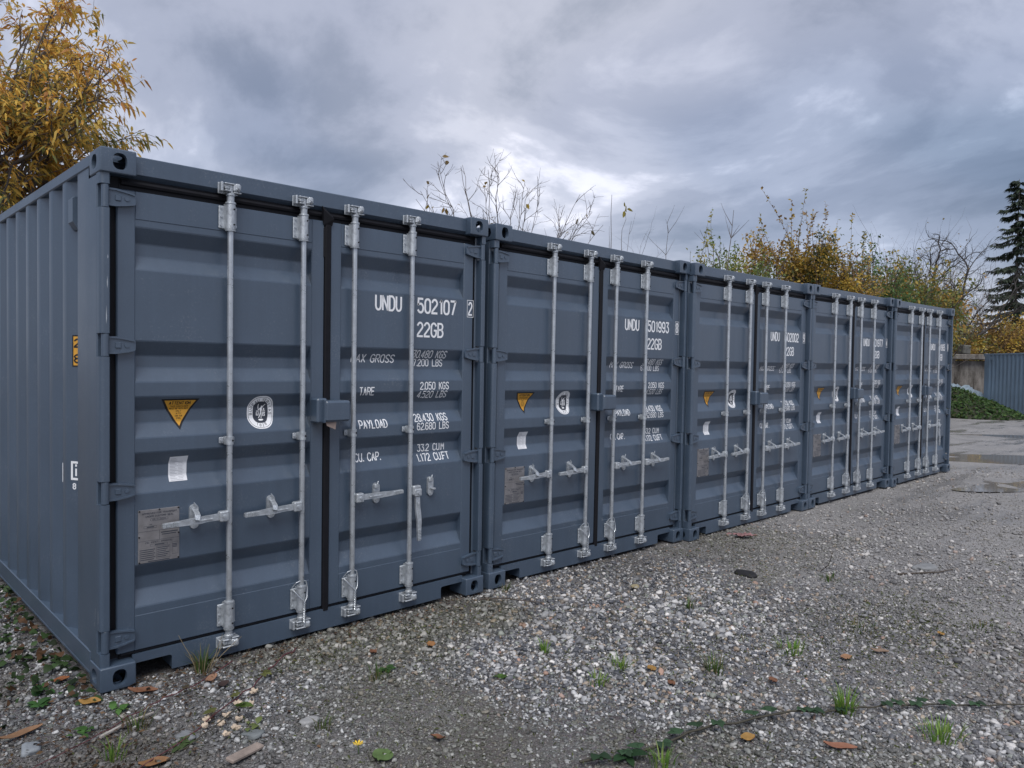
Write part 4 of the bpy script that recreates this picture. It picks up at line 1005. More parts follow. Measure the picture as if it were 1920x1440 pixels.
def sapling(pts_, rad, label, seed, twigs=3, leaf=None):
    r = np.random.default_rng(seed); tb = Tubes(); P_ = [np.array(pts_[0], float)]
    for a, b in zip(pts_[:-1], pts_[1:]):
        for k in range(1, 6): P_.append(np.array(a)+(np.array(b)-np.array(a))*k/5+r.normal(0, .018, 3))
    P_ = np.array(P_); tb.add(P_, np.linspace(rad, rad*.25, len(P_)), 5)
    for k in range(twigs):
        i = int(len(P_)*r.uniform(.55, .95)); d = P_[i]-P_[i-1]; d /= np.linalg.norm(d); q, _ = wander(r, P_[i], side_dir(r, d, r.uniform(.45, .8)), r.uniform(.35, .9), 5, .08, .05); tb.add(q, np.linspace(rad*.4, rad*.12, 6), 4)
    t = tag(empty('sapling', (0,0,0)), label, 'sapling', 'bare saplings behind the containers'); obj('stem', tb.mesh('stem', TWIG), t)
    if leaf: few_leaves('leaves', leaf, .17, [(.42,.33,.05),(.34,.28,.06)], t, seed)
sapling([(12.9,7.3,-.02), (12.75,7.25,3.2), (12.80,7.27,5.55)], .020, 'tall bare sapling rising left of the one with a yellow leaf', 3, 2)
sapling([(12.9,7.1,-.02), (12.85,7.1,4.0), (13.04,7.04,5.25)], .013, 'thin sapling bent over with one yellow leaf at its tip', 4, 0, [(13.04,7.04,5.27), (13.05,7.02,5.24), (13.02,7.06,5.2), (13.06,7.03,5.17)])
sapling([(13.4,7.35,-.02), (13.36,7.34,3.6), (13.52,7.25,5.05)], .011, 'short bare sapling just right of the yellow-leaved one', 5, 1)
sapling([(15.0,7.25,-.02), (14.96,7.22,3.9), (15.02,7.22,5.2)], .016, 'bare forked sapling behind the joint of second and third containers', 6, 5)
sapling([(19.6,8.3,-.02), (19.62,8.27,4.2), (19.86,8.17,6.4)], .028, 'leaning bare sapling left of the autumn bushes', 7, 6)
sapling([(19.3,8.7,-.02), (19.5,8.5,4.3), (19.1,8.85,5.8)], .020, 'bare sapling bending left beside the leaning one', 9, 4)

# ---- autumn shrubs above the third and fourth containers
def shrub(name, label, base, size, seed, pal, w, n, leaf, cat='shrub', group=None, spikes=0, wid=.55, clumps=26, bark=None, hang=.2):
    """leafy shrub: stems, and leaf clumps spread through an uneven volume"""
    r = np.random.default_rng(seed); base = np.array(base, float); size = np.array(size, float); tb = Tubes(); P_, D, C = [], [], []
    cs = nrm(r.normal(0, 1, (clumps, 3)))*r.uniform(.25, 1.0, (clumps, 1))**.5; cs[:, 2] = np.abs(cs[:, 2])*.95-.12
    cc = base+np.array([0, 0, size[2]*.52])+cs*size*np.array([.5, .5, .46]); cr = r.uniform(.13, .24, clumps)*size[:2].mean()
    for i, c in enumerate(cc):
        mid = base+(c-base)*np.array([.25,.25,.55])+r.normal(0, .05, 3); q = np.array([base+r.normal(0,.06,3)*np.array([1,1,0]), mid, c+(c-mid)*.15])
        t = np.linspace(0, 1, 7)[:, None]; q = (1-t)**2*q[0]+2*t*(1-t)*q[1]+t*t*q[2]; tb.add(q, np.linspace(.028, .006, 7)*size[2]/4, 4)
        m = max(8, int(n/clumps*r.uniform(.6, 1.4))); u = nrm(r.normal(0, 1, (m, 3)))*(r.random((m, 1))**.45); P_.append(c+u*cr[i]*np.array([1,1,.85])); D.append(u+r.normal(0, .6, (m, 3))+np.array([0,0,-hang])); C.append(np.full(m, r.random()))
        for _ in range(3):
            q, _d = wander(r, c, nrm(c-base+r.normal(0,.8,3)), cr[i]*1.7, 4, .15); tb.add(q, np.linspace(.008, .003, 5)*size[2]/4, 3)
            m2 = max(4, m//14); P_.append(q[r.integers(1, 5, m2)]+r.normal(0, leaf*.5, (m2, 3))); D.append(r.normal(0, 1, (m2, 3))); C.append(np.full(m2, r.random()))
    for k in range(spikes):
        b = cc[r.integers(0, clumps)]; b = b+np.array([0,0,size[2]*.05]); q, _d = wander(r, b, np.array([r.normal(0,.15), r.normal(0,.15), 1.]), size[2]*r.uniform(.18, .38), 8, .05, .02); tb.add(q, np.linspace(.010, .003, 9), 3)
        m2 = 46; f = r.random(m2)*7.99; i = f.astype(int); p = q[i]+(q[i+1]-q[i])*(f-i)[:, None]; P_.append(p); D.append(nrm(r.normal(0,1,(m2,3)))+np.array([0,0,.3])); C.append(np.full(m2, .95))
    P_ = np.concatenate(P_); D = np.concatenate(D); C = np.concatenate(C); n = len(P_); pal = np.array(pal); u = np.clip(C*.75+r.random(n)*.35-.05, 0, .999); k = np.searchsorted(np.cumsum(w)/np.sum(w), u)
    tint = pal[np.clip(k, 0, len(pal)-1)]*r.uniform(.8, 1.5, (n, 1)); L_ = leaf*r.uniform(.6, 1.3, n)
    t = tag(empty(name, (0,0,0)), label, cat, group); obj('stems', tb.mesh('stems', bark or TWIG), t)
    obj('crown', leaf_mesh('crown', P_, D, nrm(r.normal(0,.7,(n,3))+np.array([0,0,1.])), L_, L_*wid*r.uniform(.8,1.2,n), tint, droop=.1, lance=False), t)
    return t
YEL = [(.50,.35,.07), (.42,.27,.06), (.28,.17,.06), (.26,.23,.07), (.15,.18,.06)]
GRN = [(.10,.145,.05), (.15,.20,.07), (.22,.26,.09), (.32,.30,.08), (.42,.34,.08)]
BRN = [(.19,.12,.075), (.27,.165,.075), (.36,.25,.075), (.46,.32,.06), (.17,.17,.065)]
SG = 'autumn shrubs behind the containers'
shrub('autumn_shrub', 'green and yellow shrub beside the leaning bare sapling', (22.5, 9.5, -.1), (3.2, 3.2, 6.6), 51, GRN, [.2,.25,.25,.2,.1], 4420, .13, group=SG, spikes=5)
shrub('autumn_shrub', 'golden shrub with brown inner leaves above the third container', (24.3, 9.0, -.1), (3.4, 3.4, 6.7), 52, YEL, [.3,.25,.2,.15,.1], 5100, .13, group=SG, spikes=4)
shrub('autumn_shrub', 'tallest of the shrubs, dark green spires over yellow leaves', (25.5, 8.5, -.1), (3.0, 3.0, 7.3), 53, [(.05,.075,.03),(.09,.11,.04),(.32,.22,.05),(.40,.27,.05),(.20,.12,.05)], [.25,.2,.2,.2,.15], 5100, .13, group=SG, spikes=14)
shrub('autumn_shrub', 'brown and orange shrub right of the tallest spires', (27.2, 8.0, -.1), (3.4, 3.4, 6.9), 54, BRN, [.2,.2,.2,.25,.15], 4760, .13, group=SG, spikes=8)
shrub('autumn_shrub', 'bright green feathery shrub above the fourth container', (29.6, 7.9, -.1), (4.2, 4.2, 6.7), 55, [(.10,.17,.06),(.14,.22,.08),(.09,.13,.05),(.2,.2,.07)], [.3,.3,.25,.15], 5100, .13, group=SG, spikes=4)
shrub('autumn_shrub', 'low golden-green shrub at the end of the fourth container', (31.6, 7.2, -.1), (4.4, 4.4, 6.2), 56, [(.34,.25,.06),(.2,.2,.06),(.12,.15,.05),(.36,.2,.05)], [.3,.25,.25,.2], 5000, .16, group=SG)

shrub('autumn_shrub', 'olive and yellow shrub above the join of the last two containers', (34.4, 8.2, -.15), (4.4, 4.4, 5.9), 57, [(.2,.2,.07),(.26,.22,.09),(.14,.15,.07),(.40,.31,.08)], [.3,.25,.25,.2], 5600, .16, group=SG, spikes=5)
shrub('autumn_shrub', 'thin grey-brown leafy shrub left of the gnarled bare tree', (38.0, 9.2, -.2), (5.0, 5.0, 6.2), 58, [(.14,.12,.09),(.18,.15,.10),(.13,.13,.08),(.24,.19,.09)], [.3,.3,.2,.2], 4600, .15, group=SG, spikes=8)
# ---- gnarled leafless tree
r = np.random.default_rng(77); tb = Tubes(); tips = []
gb = np.array([42.8, 9.4, -.25])
gs = [(6, .10, .0, 6, .85, .9, 8), (8, .20, .03, 7, .52, .85, 6), (7, .26, .04, 7, .48, .85, 5), (5, .28, .05, 5, .55, .75, 4), (4, .25, .04, 0, 0, 0, 3)]
grow(r, tb, tips, gb, np.array([.12, -.15, 1.]), 4.7, .21, 0, gs)
t = tag(empty('bare_tree', (0,0,0)), 'gnarled leafless tree with crooked dark limbs left of the conifer', 'tree'); obj('trunk', tb.mesh('trunk', M('dark_bark', (.045,.040,.038), .85, var=.3, vscale=10)), t)
# ---- grey thicket of bare shrubs behind it
ts = [(6, .10, .03, 5, .55, .6, 4), (5, .14, .03, 5, .55, .6, 3), (4, .16, .03, 0, 0, 0, 3)]
for i, (x, y, h, lab) in enumerate(((36.5, 8.6, 4.6, 'leafless grey shrub right of the low golden-green shrub'), (39.3, 10.2, 4.8, 'leafless grey thicket left of the gnarled bare tree'), (42.0, 10.8, 5.0, 'leafless thicket directly behind the gnarled bare tree'), (45.0, 9.8, 5.2, 'leafless thicket between the gnarled tree and the conifer'), (47.5, 9.5, 4.6, 'leafless thicket at the foot of the conifer'))):
    bare_bush('thicket_shrub', (x, y, -.3), 16, h*1.12, .42, 90+i, ts, lab, 'shrub', 110, .10, .028, 'grey thicket behind the yard')

# ---- conifer
r = np.random.default_rng(14); tb = Tubes(); cb = np.array([53.15, 8.05, -.4]); hgt = 13.7
tb.add(np.array([cb+np.array([0,0,hgt*k/10]) for k in range(11)]), np.linspace(.13, .012, 11), 8)
P_, D, L_ = [], [], []
z = 2.2
while z < hgt-.15:
    k = 1-z/hgt; ln = .25+3.4*k**.8
    for j in range(7 if k > .12 else 5):
        a = r.uniform(0, 6.28); l2 = ln*r.uniform(.5, 1.2); d = np.array([math.cos(a), math.sin(a), .12]); n = 9; p = cb+np.array([0,0,z+r.uniform(-.12,.12)]); br = [p.copy()]
        for i in range(n):
            d = d+np.array([0,0,-.10 if i < 5 else .15]); d /= np.linalg.norm(d); p = p+d*l2/n; br.append(p.copy())
        br = np.array(br); tb.add(br, np.linspace(.030*k+.008, .005, n+1), 4)
        for i in range(1, n+1):
            m = 12; t_ = br[i]-br[i-1]; t_ /= np.linalg.norm(t_); s_ = np.cross(t_, [0,0,1.])
            for q in range(m):
                sg = 1 if q % 2 else -1; w_ = (.12+.34*(1-i/n)*k+.12*(i/n))*r.uniform(.6,1.2)
                P_.append(br[i]-t_*r.random()*l2/n); D.append(s_*sg*r.uniform(.4,1)+t_*.8+np.array([0,0,-r.uniform(.1,.75)])); L_.append(w_*1.5)
    z += .36+.34*k*r.uniform(.6,1.4)
P_, D, L_ = np.array(P_), np.array(D), np.array(L_); n = len(P_)
tint = np.array([[.018,.032,.018]])*r.uniform(.6, 1.6, (n,1))+np.array([[.012,.012,.004]])*r.random((n,1))
t = tag(empty('conifer', (0,0,0)), 'tall dark conifer with drooping branches at the right edge', 'tree'); obj('trunk', tb.mesh('trunk', BARK), t)
obj('crown', leaf_mesh('crown', P_, D, nrm(r.normal(0,.5,(n,3))+np.array([0,0,1.])), L_, L_*.16*r.uniform(.8,1.3,n), tint, droop=.25, mat=M('needles', (.03,.05,.03), .6, attr='tint', translucent=.1)), t)
# ---- autumn hedge on the far side of the yard
HG = 'autumn shrubs behind the concrete wall'
MIX = [(.46,.32,.06), (.36,.23,.075), (.25,.16,.075), (.17,.19,.065), (.50,.39,.09)]
for i, (x, y, sx, h, pal, w, lab) in enumerate((
        (43.6, 8.3, 3.4, 4.6, MIX, [.25,.15,.15,.25,.2], 'yellow-leaved shrub above the old concrete wall, nearest the row'),
        (45.2, 7.2, 3.4, 4.9, MIX, [.2,.25,.25,.15,.15], 'russet and yellow shrub behind the left end of the far container'),
        (46.8, 6.0, 3.6, 5.0, YEL, [.35,.2,.2,.15,.1], 'golden shrub behind the far container, below the conifer'),
        (48.4, 4.6, 3.8, 4.8, MIX, [.3,.2,.15,.2,.15], 'yellow and brown shrub at the right edge above the far container'),
        (50.5, 3.0, 4.2, 5.0, BRN, [.2,.2,.2,.25,.15], 'brown shrub beyond the right edge behind the far container'))):
    shrub('hedge_shrub', lab, (x, y, -.35), (sx, sx, h), 120+i, pal, w, 4200, .16, group=HG, clumps=30)

# ------------------------------------------------------------------ far side of the yard
def repaint(me, mat):
    c = me.copy(); c.materials[0] = mat; return c
bl = {k: repaint(ME[k], PAINT_BLUE) for k in ('rear_post', 'top_rail', 'bottom_rail', 'side', 'casting', 'roof', 'end', 'floor')}
t = tag(empty('shipping_container', (33.44, 1.79, -.245), (0, 0, -.835)), 'faded blue shipping container standing alone across the yard', 'container')
for cx_, sx in ((0, 1), (W, -1)):
    for k, nme in (('top_rail','roof_rail'), ('bottom_rail','base_rail'), ('side','side_wall')): obj(nme, bl[k], t, (cx_,0,0), (sx,1,1))
    for cy_, sy in ((0, 1), (LN, -1)):
        obj('corner_post', bl['rear_post'], t, (cx_, LN-cy_, 0), (sx, sy, 1))
        obj('corner_casting', bl['casting'], t, (cx_,cy_,H-CH), (sx,sy,1)); obj('corner_casting', bl['casting'], t, (cx_,cy_,CH), (sx,sy,-1))
obj('end_wall', bl['end'], t); obj('end_wall', bl['end'], t, (0, LN, 0), (1,-1,1)); obj('roof', bl['roof'], t); obj('floor', bl['floor'], t)
mb = MB(); mb.cbox(-.004, .04, LN-.75, LN-.55, 2.30, 2.42, .01); obj('air_vent', mb.mesh('air_vent', PAINT_BLUE), t)

def concrete_mat():
    m = bpy.data.materials.new('stained_concrete'); m.use_nodes = True; N, L = m.node_tree.nodes, m.node_tree.links; bs = N['Principled BSDF']; pos = N.new('ShaderNodeNewGeometry').outputs['Position']
    mp = N.new('ShaderNodeMapping'); mp.inputs['Scale'].default_value = (3, 3, .8); L.new(pos, mp.inputs[0])
    def nz(v, s_, d_):
        n = N.new('ShaderNodeTexNoise'); n.inputs['Scale'].default_value = s_; n.inputs['Detail'].default_value = d_; n.inputs['Roughness'].default_value = .65; L.new(v, n.inputs['Vector']); return n.outputs[0]
    rp = N.new('ShaderNodeValToRGB'); e = rp.color_ramp.elements; e[0].position = .32; e[0].color = (.06,.05,.042,1); e[1].position = .66; e[1].color = (.36,.335,.31,1); L.new(nz(mp.outputs[0], 1.1, 7), rp.inputs[0])
    mx = N.new('ShaderNodeMix'); mx.data_type = 'RGBA'; mx.blend_type = 'MULTIPLY'; mx.inputs[0].default_value = .6; L.new(rp.outputs[0], mx.inputs[6]); L.new(nz(pos, 14, 5), mx.inputs[7]); L.new(mx.outputs[2], bs.inputs['Base Color']); bs.inputs['Roughness'].default_value = .9
    return m
CONC = concrete_mat()
t = tag(empty('concrete_wall', (38.6, 9.43, -.25), (0, 0, math.atan2(-1.12, 1.16))), 'old stained concrete wall with coping and piers beside the far blue container', 'wall')
for k in range(3):
    mb = MB(); mb.cbox(k*2.2+.02, k*2.2+2.18, .0, .16, 0, 2.30, .01); obj('wall_panel', mb.mesh('wall_panel', CONC), t)
for k in range(4):
    mb = MB(); mb.cbox(k*2.2-.16+(.02 if k == 0 else 0), k*2.2+.16, -.16, -.002, 0, 2.12, .012); mb.add([(k*2.2-.14,-.16,2.12),(k*2.2+.14,-.16,2.12),(k*2.2+.14,-.34,2.36),(k*2.2-.14,-.34,2.36),(k*2.2-.14,-.002,2.36),(k*2.2+.14,-.002,2.36),(k*2.2-.14,-.002,2.12),(k*2.2+.14,-.002,2.12)], [(0,1,2,3),(3,2,5,4),(0,3,4,6),(1,7,5,2),(0,6,7,1)]); obj('pier', mb.mesh('pier', CONC), t)
mb = MB(); mb.cbox(-.2, 6.7, -.36, .22, 2.362, 2.62, .03); obj('coping', mb.mesh('coping', CONC), t)
mb = MB(); mb.cbox(-.24, .24, -.2, .18, 0, .46, .05); o = tag(obj('concrete_block', mb.mesh('concrete_block', M('pale_concrete', (.11,.11,.10), .9, var=.45, vscale=5)), None, (40.75, 7.42, 2.37), None, (.04, .06, -.5)), 'pale rough concrete block sitting on top of the old wall', 'block')

# ivy heap with a plastic sheet
def mound_h(x, y):
    u = ((x-33.6)*.74+(y-6.5)*.67)/4.6; v = (-(x-33.6)*.67+(y-6.5)*.74)/2.5
    d = np.sqrt(u*u+v*v); return 1.32*np.clip(1-d, 0, 1)**.8*(.85+.3*fbm(x, y, 61, .8))
gx, gy = np.meshgrid(np.linspace(28, 39, 60), np.linspace(2.5, 10.5, 50), indexing='ij'); hz = mound_h(gx, gy)
Vm = np.stack([gx.ravel(), gy.ravel(), (gz(gx, gy)-.05+hz).ravel()], 1); I = (np.arange(59)[:, None]*50+np.arange(49)[None]).ravel()
t = tag(empty('ivy_heap', (0,0,0)), 'heap overgrown with dark green ivy at the end of the row', 'ivy')
obj('soil', np_mesh('soil', Vm, np.stack([I, I+50, I+51, I+1], 1), M('dark_soil', (.035,.035,.022), .95, var=.3, vscale=6), smooth=True), t)
r = np.random.default_rng(63); n = 15000; x = r.uniform(28, 39, n); y = r.uniform(2.5, 10.5, n); h = mound_h(x, y); ok = (h > .02); x, y, h = x[ok], y[ok], h[ok]; n = len(x)
P_ = np.stack([x, y, gz(x, y)-.02+h+r.uniform(0, .07, n)], 1); tint = np.array([[.045,.085,.026]])*r.uniform(.4, 2.0, (n,1))+np.array([[.03,.02,0]])*(r.random((n,1)) < .12)
L_ = r.uniform(.07, .15, n)
obj('ivy_leaves', leaf_mesh('ivy_leaves', P_, np.concatenate([r.normal(0, 1, (n,2)), r.normal(-.15,.4,(n,1))], 1), nrm(r.normal(0,.5,(n,3))+np.array([-.4,-.2,.8])), L_, L_*.9, tint, lance=False), t)
ug, vg = np.meshgrid(np.linspace(-1, 1, 34), np.linspace(-1, 1, 20), indexing='ij')
wr = .16*(fbm(ug*3+5, vg*3+2, 81, 1.7)-.5)+.10*(fbm(ug*8, vg*8, 82, 1.9)-.5)
Tx = 37.35+ug*.95*.72+vg*.45*.5+wr; Ty = 6.15-ug*.95*.70+vg*.45*.6; Tz = .62-.30*ug+.22*vg+wr*2.0-.25*np.abs(ug)**3
I = (np.arange(33)[:, None]*20+np.arange(19)[None]).ravel()
tag(obj('plastic_sheet', np_mesh('plastic_sheet', np.stack([Tx.ravel(), Ty.ravel(), Tz.ravel()], 1), np.stack([I, I+20, I+21, I+1], 1), M('pale_plastic', (.24,.31,.37), .35, var=.3, vscale=3), smooth=True)), 'crumpled pale blue plastic sheet lying on the ivy heap', 'plastic sheet')

# ------------------------------------------------------------------ small plants
def grass_tuft(x, y, h, n, spread, cols, label, seed, group='grass tufts growing in the gravel', wid=.0036, lean=.6):
    h *= .85
    r = np.random.default_rng(seed); V, F, T = [], [], []; z0 = G(x, y)
    for i in range(n):
        a = r.uniform(0, 6.28); b = np.array([x, y, z0])+np.array([math.cos(a), math.sin(a), 0])*spread*r.random()**.7*.45; hh = h*r.uniform(.45, 1.1); d = np.array([math.cos(a), math.sin(a), 0])*lean*r.uniform(.2, 1.3); s_ = np.array([-math.sin(a), math.cos(a), 0])*wid*r.uniform(.6, 1.2)
        pts_ = [b+d*hh*t*t+np.array([0,0,1])*hh*(t-.25*t*t*np.linalg.norm(d)) for t in (0, .4, .75, 1)]; o = len(V); ws = (1, .9, .55, .06)
        for p, w_ in zip(pts_, ws): V += [p+s_*w_, p-s_*w_]
        F += [(o+2*k, o+2*k+1, o+2*k+3, o+2*k+2) for k in range(3)]; c = np.array(cols[r.integers(0, len(cols))])*r.uniform(.7, 1.3); T += [c]*8
    return tag(obj('grass_tuft', np_mesh('grass_tuft', np.array(V), np.array(F), LEAF, np.array(T))), label, 'grass', group)
LIME = [(.16,.30,.05), (.20,.34,.06), (.11,.22,.04), (.25,.33,.09)]; DGRN = [(.06,.11,.03), (.09,.15,.04), (.12,.15,.05), (.20,.17,.08)]
for a in ((2.51,-2.47,.17,70,.10,LIME,'largest bright green grass tuft, on the gravel at lower right'), (2.60,-2.85,.10,60,.20,LIME,'low bright green grass tuft near the bottom right corner'),
          (3.05,-1.95,.085,60,.20,LIME,'flat green grass tuft in mid gravel left of the mossy patch'), (.47,-.03,.15,60,.09,DGRN,'dark grass tuft with dry stalks against the first container sill'),
          (1.10,-.70,.085,34,.14,DGRN,'dark weedy tuft in the gravel before the centre of the first container'), (1.99,-1.02,.10,22,.07,LIME,'small upright green tuft before the joint of the first two containers'),
          (1.89,-1.49,.075,34,.15,LIME,'small spreading tuft left of the pair beside the orange leaf'), (2.12,-1.45,.10,34,.12,LIME,'upright small tuft right of the spreading tuft'),
          (3.23,-1.15,.11,26,.08,DGRN,'lone small tuft halfway to the second container'), (4.75,-1.43,.06,44,.22,DGRN,'flat tuft with one dry stalk in the worn track'),
          (2.48,-1.80,.12,40,.16,DGRN,'leafy tuft left of the flat green grass'), (2.59,-.05,.085,26,.10,DGRN,'tuft at the foot of the second container corner'),
          (1.5,-2.15,.10,36,.12,LIME,'thin green tuft at the bottom edge of the picture'), (4.4,-2.55,.05,40,.24,DGRN,'mossy grass patch at the right in the gravel'), (3.75,-2.05,.05,46,.26,DGRN,'mossy grass patch in the damp gravel at right'),
          (.03,-.42,.10,30,.14,DGRN,'tuft right of the yellow fallen leaf'), (-.12,-.62,.12,26,.12,LIME,'green tuft near the bottom left corner'), (.62,-.98,.07,24,.10,DGRN,'dry tuft beside the dried flower heads')):
    grass_tuft(*a, seed=int(abs(a[0])*1000+abs(a[1])*77))
r = np.random.default_rng(5); V = MB()
for k in range(7):
    a = r.uniform(0, 6.28); b = np.array([.47,-.05,G(.47,-.05)]); q, _ = wander(r, b+np.array([math.cos(a), math.sin(a), 0])*.03, np.array([math.cos(a)*.3+.15, math.sin(a)*.3-.1, 1.]), r.uniform(.14,.26), 6, .08); V.tube([tuple(p) for p in q], [.0022,.002,.0018,.0016,.0014,.0012,.0008], 4)
tag(obj('dry_stalks', V.mesh('dry_stalks', M('straw', (.30,.24,.15), .8))), 'dry straw stalks standing in the dark tuft by the sill', 'stalks', kind='stuff')

def leaf_shape(L_, Wd, curl, lobes=0, n=9):
    """fallen leaf: outline about a midrib, curled along both axes, with a little thickness"""
    V, F = [], []
    for i in range(n):
        t = i/(n-1); w_ = Wd*math.sin(math.pi*(.04+.93*t))**.8*(1+.16*lobes*math.sin(t*math.pi*5)); zc = curl*L_*(4*(t-.5)**2)*.5
        for s_ in (-1, -.5, 0, .5, 1): V.append(((t-.5)*L_, s_*w_*.5, zc+curl*Wd*.9*abs(s_)**1.6+.004*math.sin(7*t+3*s_)))
    for i in range(n-1):
        for j in range(4): F.append((i*5+j, (i+1)*5+j, (i+1)*5+j+1, i*5+j+1))
    return V, F
def fallen_leaf(x, y, rz, L_, Wd, curl, col, label, group='dead leaves scattered on the gravel', tilt=.15, name='fallen_leaf'):
    V, F = leaf_shape(L_*.72, Wd*.8, curl*.45); mb = MB(); mb.add(V, F); mb.add([(a, b, c-.0012) for a, b, c in V], [tuple(reversed(f)) for f in F])
    q = M('dead_leaf_%d' % round(sum(c*997*(i+1) for i, c in enumerate(col))), col, .7, var=.3, vscale=18, translucent=.15)
    return tag(obj(name, mb.mesh(name, q, angle=60), None, (x, y, G(x, y)+.018), None, (tilt, tilt*.6, rz)), label, 'leaf', group)
RUST = (.19,.085,.045); TAN = (.25,.17,.12); OCH = (.34,.19,.05); DK = (.05,.03,.027)
for a in ((.16,-.10,-.6,.19,.055,.25,RUST,'long rust-brown leaf beside the nearest container corner'), (-.06,-.06,-.5,.13,.065,.2,OCH,'yellow-orange leaf left of the rust-brown leaf'), (-.36,-.20,.3,.25,.05,.3,(.25,.14,.075),'long pale brown leaf at the left edge of the picture'),
          (.94,-1.39,1.9,.10,.045,.3,RUST,'small rust leaf in the gravel at the bottom centre'), (1.93,-2.29,-.3,.11,.06,.2,OCH,'orange leaf beside the bramble runner'), (2.14,-2.60,-.9,.19,.05,.25,(.28,.12,.07),'long reddish-brown leaf at the bottom edge right of centre'),
          (3.43,-2.29,-.9,.14,.045,.25,TAN,'tan narrow leaf in the damp gravel at right'), (3.16,-2.21,-.4,.11,.06,.2,(.32,.17,.09),'tan broad leaf left of the narrow tan one'), (4.03,-2.43,.2,.08,.05,.2,OCH,'small ochre leaf on the mossy patch'), (2.57,-2.08,.4,.085,.055,.3,RUST,'small orange-red leaf right of the flat grass tuft'),
          (.45,-.19,.7,.15,.05,.35,(.34,.19,.12),'pinkish-brown curled leaf under the dark grass tuft'), (.47,-.29,.5,.11,.05,.3,DK,'dark curled leaf below the pinkish-brown one'), (-.02,-.80,-.2,.16,.06,.2,(.24,.12,.05),'orange-brown leaf at the bottom edge near the left corner'),
          (-.55,1.15,.4,.15,.07,.2,RUST,'rust leaf in the ivy along the container side'), (-.40,1.55,1.4,.14,.06,.25,(.26,.09,.03),'dark orange leaf close to the container side rail'), (-.62,1.8,.2,.16,.07,.2,RUST,'farthest rust leaf beside the container side'),
          (-.10,.30,.2,.12,.05,.2,(.28,.08,.03),'red-brown leaf left of the bottom corner casting'), (3.34,-.63,.3,.16,.07,.3,(.32,.27,.16),'straw-coloured curled leaf before the second container'), (2.22,-1.58,.5,.10,.06,.2,OCH,'orange leaf lying between two green tufts'),
          (2.15,-1.75,.9,.09,.05,.2,RUST,'rust leaf below the small green tufts'), (1.55,-.55,.4,.10,.06,.2,(.33,.16,.06),'orange-brown leaf near the second container joint'), (1.25,-.42,1.2,.09,.05,.2,RUST,'small rust leaf close to the first container sill')):
    fallen_leaf(*a)
fallen_leaf(.68, -1.36, .5, .13, .11, .1, (.10,.16,.05), 'broad fresh green leaf at the bottom edge', None, .1, 'green_leaf')

# ivy and litter along the left side of the first container
r = np.random.default_rng(66); n = 2800; x = -r.random(n)**1.2*1.5-.01; y = r.uniform(-.1, 4.5, n); ok = fbm(x, y, 68, 1.6) > .50; x, y = x[ok], y[ok]; n = len(x)
L_ = r.uniform(.02, .06, n); P_ = np.stack([x, y, gz(x, y)+r.uniform(.012, .05, n)], 1); tint = np.array([[.035,.065,.022]])*r.uniform(.4, 1.8, (n,1)); br_ = r.random(n) < .3; tint[br_] = np.array([.10,.055,.03])*r.uniform(.5, 1.5, (br_.sum(), 1))
tag(obj('ground_ivy', leaf_mesh('ground_ivy', P_, np.concatenate([r.normal(0,1,(n,2)), r.normal(0,.25,(n,1))], 1), nrm(r.normal(0,.35,(n,3))+np.array([0,0,1.])), L_, L_*.85, tint, lance=True)), 'dark ivy and leaf litter beside the first container', 'ground cover', kind='stuff')
r = np.random.default_rng(67); n = 1500; x = np.concatenate([r.normal(-.15, .35, 900), r.uniform(.1, 2.4, 600)]); y = np.concatenate([r.normal(-.35, .35, 900), -np.abs(r.normal(0, .16, 600))+.03]); L_ = r.uniform(.008, .032, n)
tint = np.array([[.085,.055,.038]])*r.uniform(.3, 2.2, (n,1))*np.array([[1,1,1]])+np.array([[.06,.03,0]])*(r.random((n,1)) < .12)
tag(obj('leaf_litter', leaf_mesh('leaf_litter', np.stack([x, y, gz(x, y)+r.uniform(.008,.026,n)], 1), np.concatenate([r.normal(0,1,(n,2)), r.normal(0,.2,(n,1))], 1), nrm(r.normal(0,.4,(n,3))+np.array([0,0,1.])), L_, L_*.5, tint, droop=.1, lance=False)), 'broken brown leaf litter and bits of bark on the stones', 'leaf litter', kind='stuff')
def weed(x, y, n, size, col, label, seed):
    r = np.random.default_rng(seed); a = r.uniform(0, 6.28, n); P_ = np.stack([x+r.normal(0,.012,n), y+r.normal(0,.012,n), np.full(n, G(x,y)+.012)], 1); D = np.stack([np.cos(a), np.sin(a), r.uniform(.15,.8,n)], 1); L_ = size*.8*r.uniform(.6,1.2,n)
    t_ = np.array([col])*r.uniform(.7,1.3,(n,1)); return tag(obj('weed', leaf_mesh('weed', P_, D, np.tile([[0,0,1.]], (n,1)), L_, L_*.55, t_, droop=.35)), label, 'weed', 'broad-leaved weeds in the gravel')
for i, a in enumerate(((-.18,.24,9,.10,(.05,.13,.035),'dark green broad-leaved weed left of the corner casting'), (-.24,.05,8,.09,(.06,.15,.04),'weed in front of the ivy at the left edge'), (.02,-.20,7,.07,(.09,.19,.05),'small bright weed right of the yellow leaf'), (-.16,-.35,10,.07,(.07,.16,.04),'leafy weed at the lower left'), (.12,-.72,14,.065,(.10,.15,.06),'grey-green weed near the bottom left'), (1.18,-.66,10,.075,(.06,.13,.04),'dark weed before the first container centre'), (1.56,-1.12,8,.06,(.09,.17,.04),'tiny weed in mid gravel'), (.40,-.78,7,.06,(.16,.20,.07),'yellowish weed among the dried flower heads'), (1.42,-2.02,5,.12,(.03,.075,.03),'dark glossy weed at the bottom edge'))):
    weed(*a, seed=300+i)
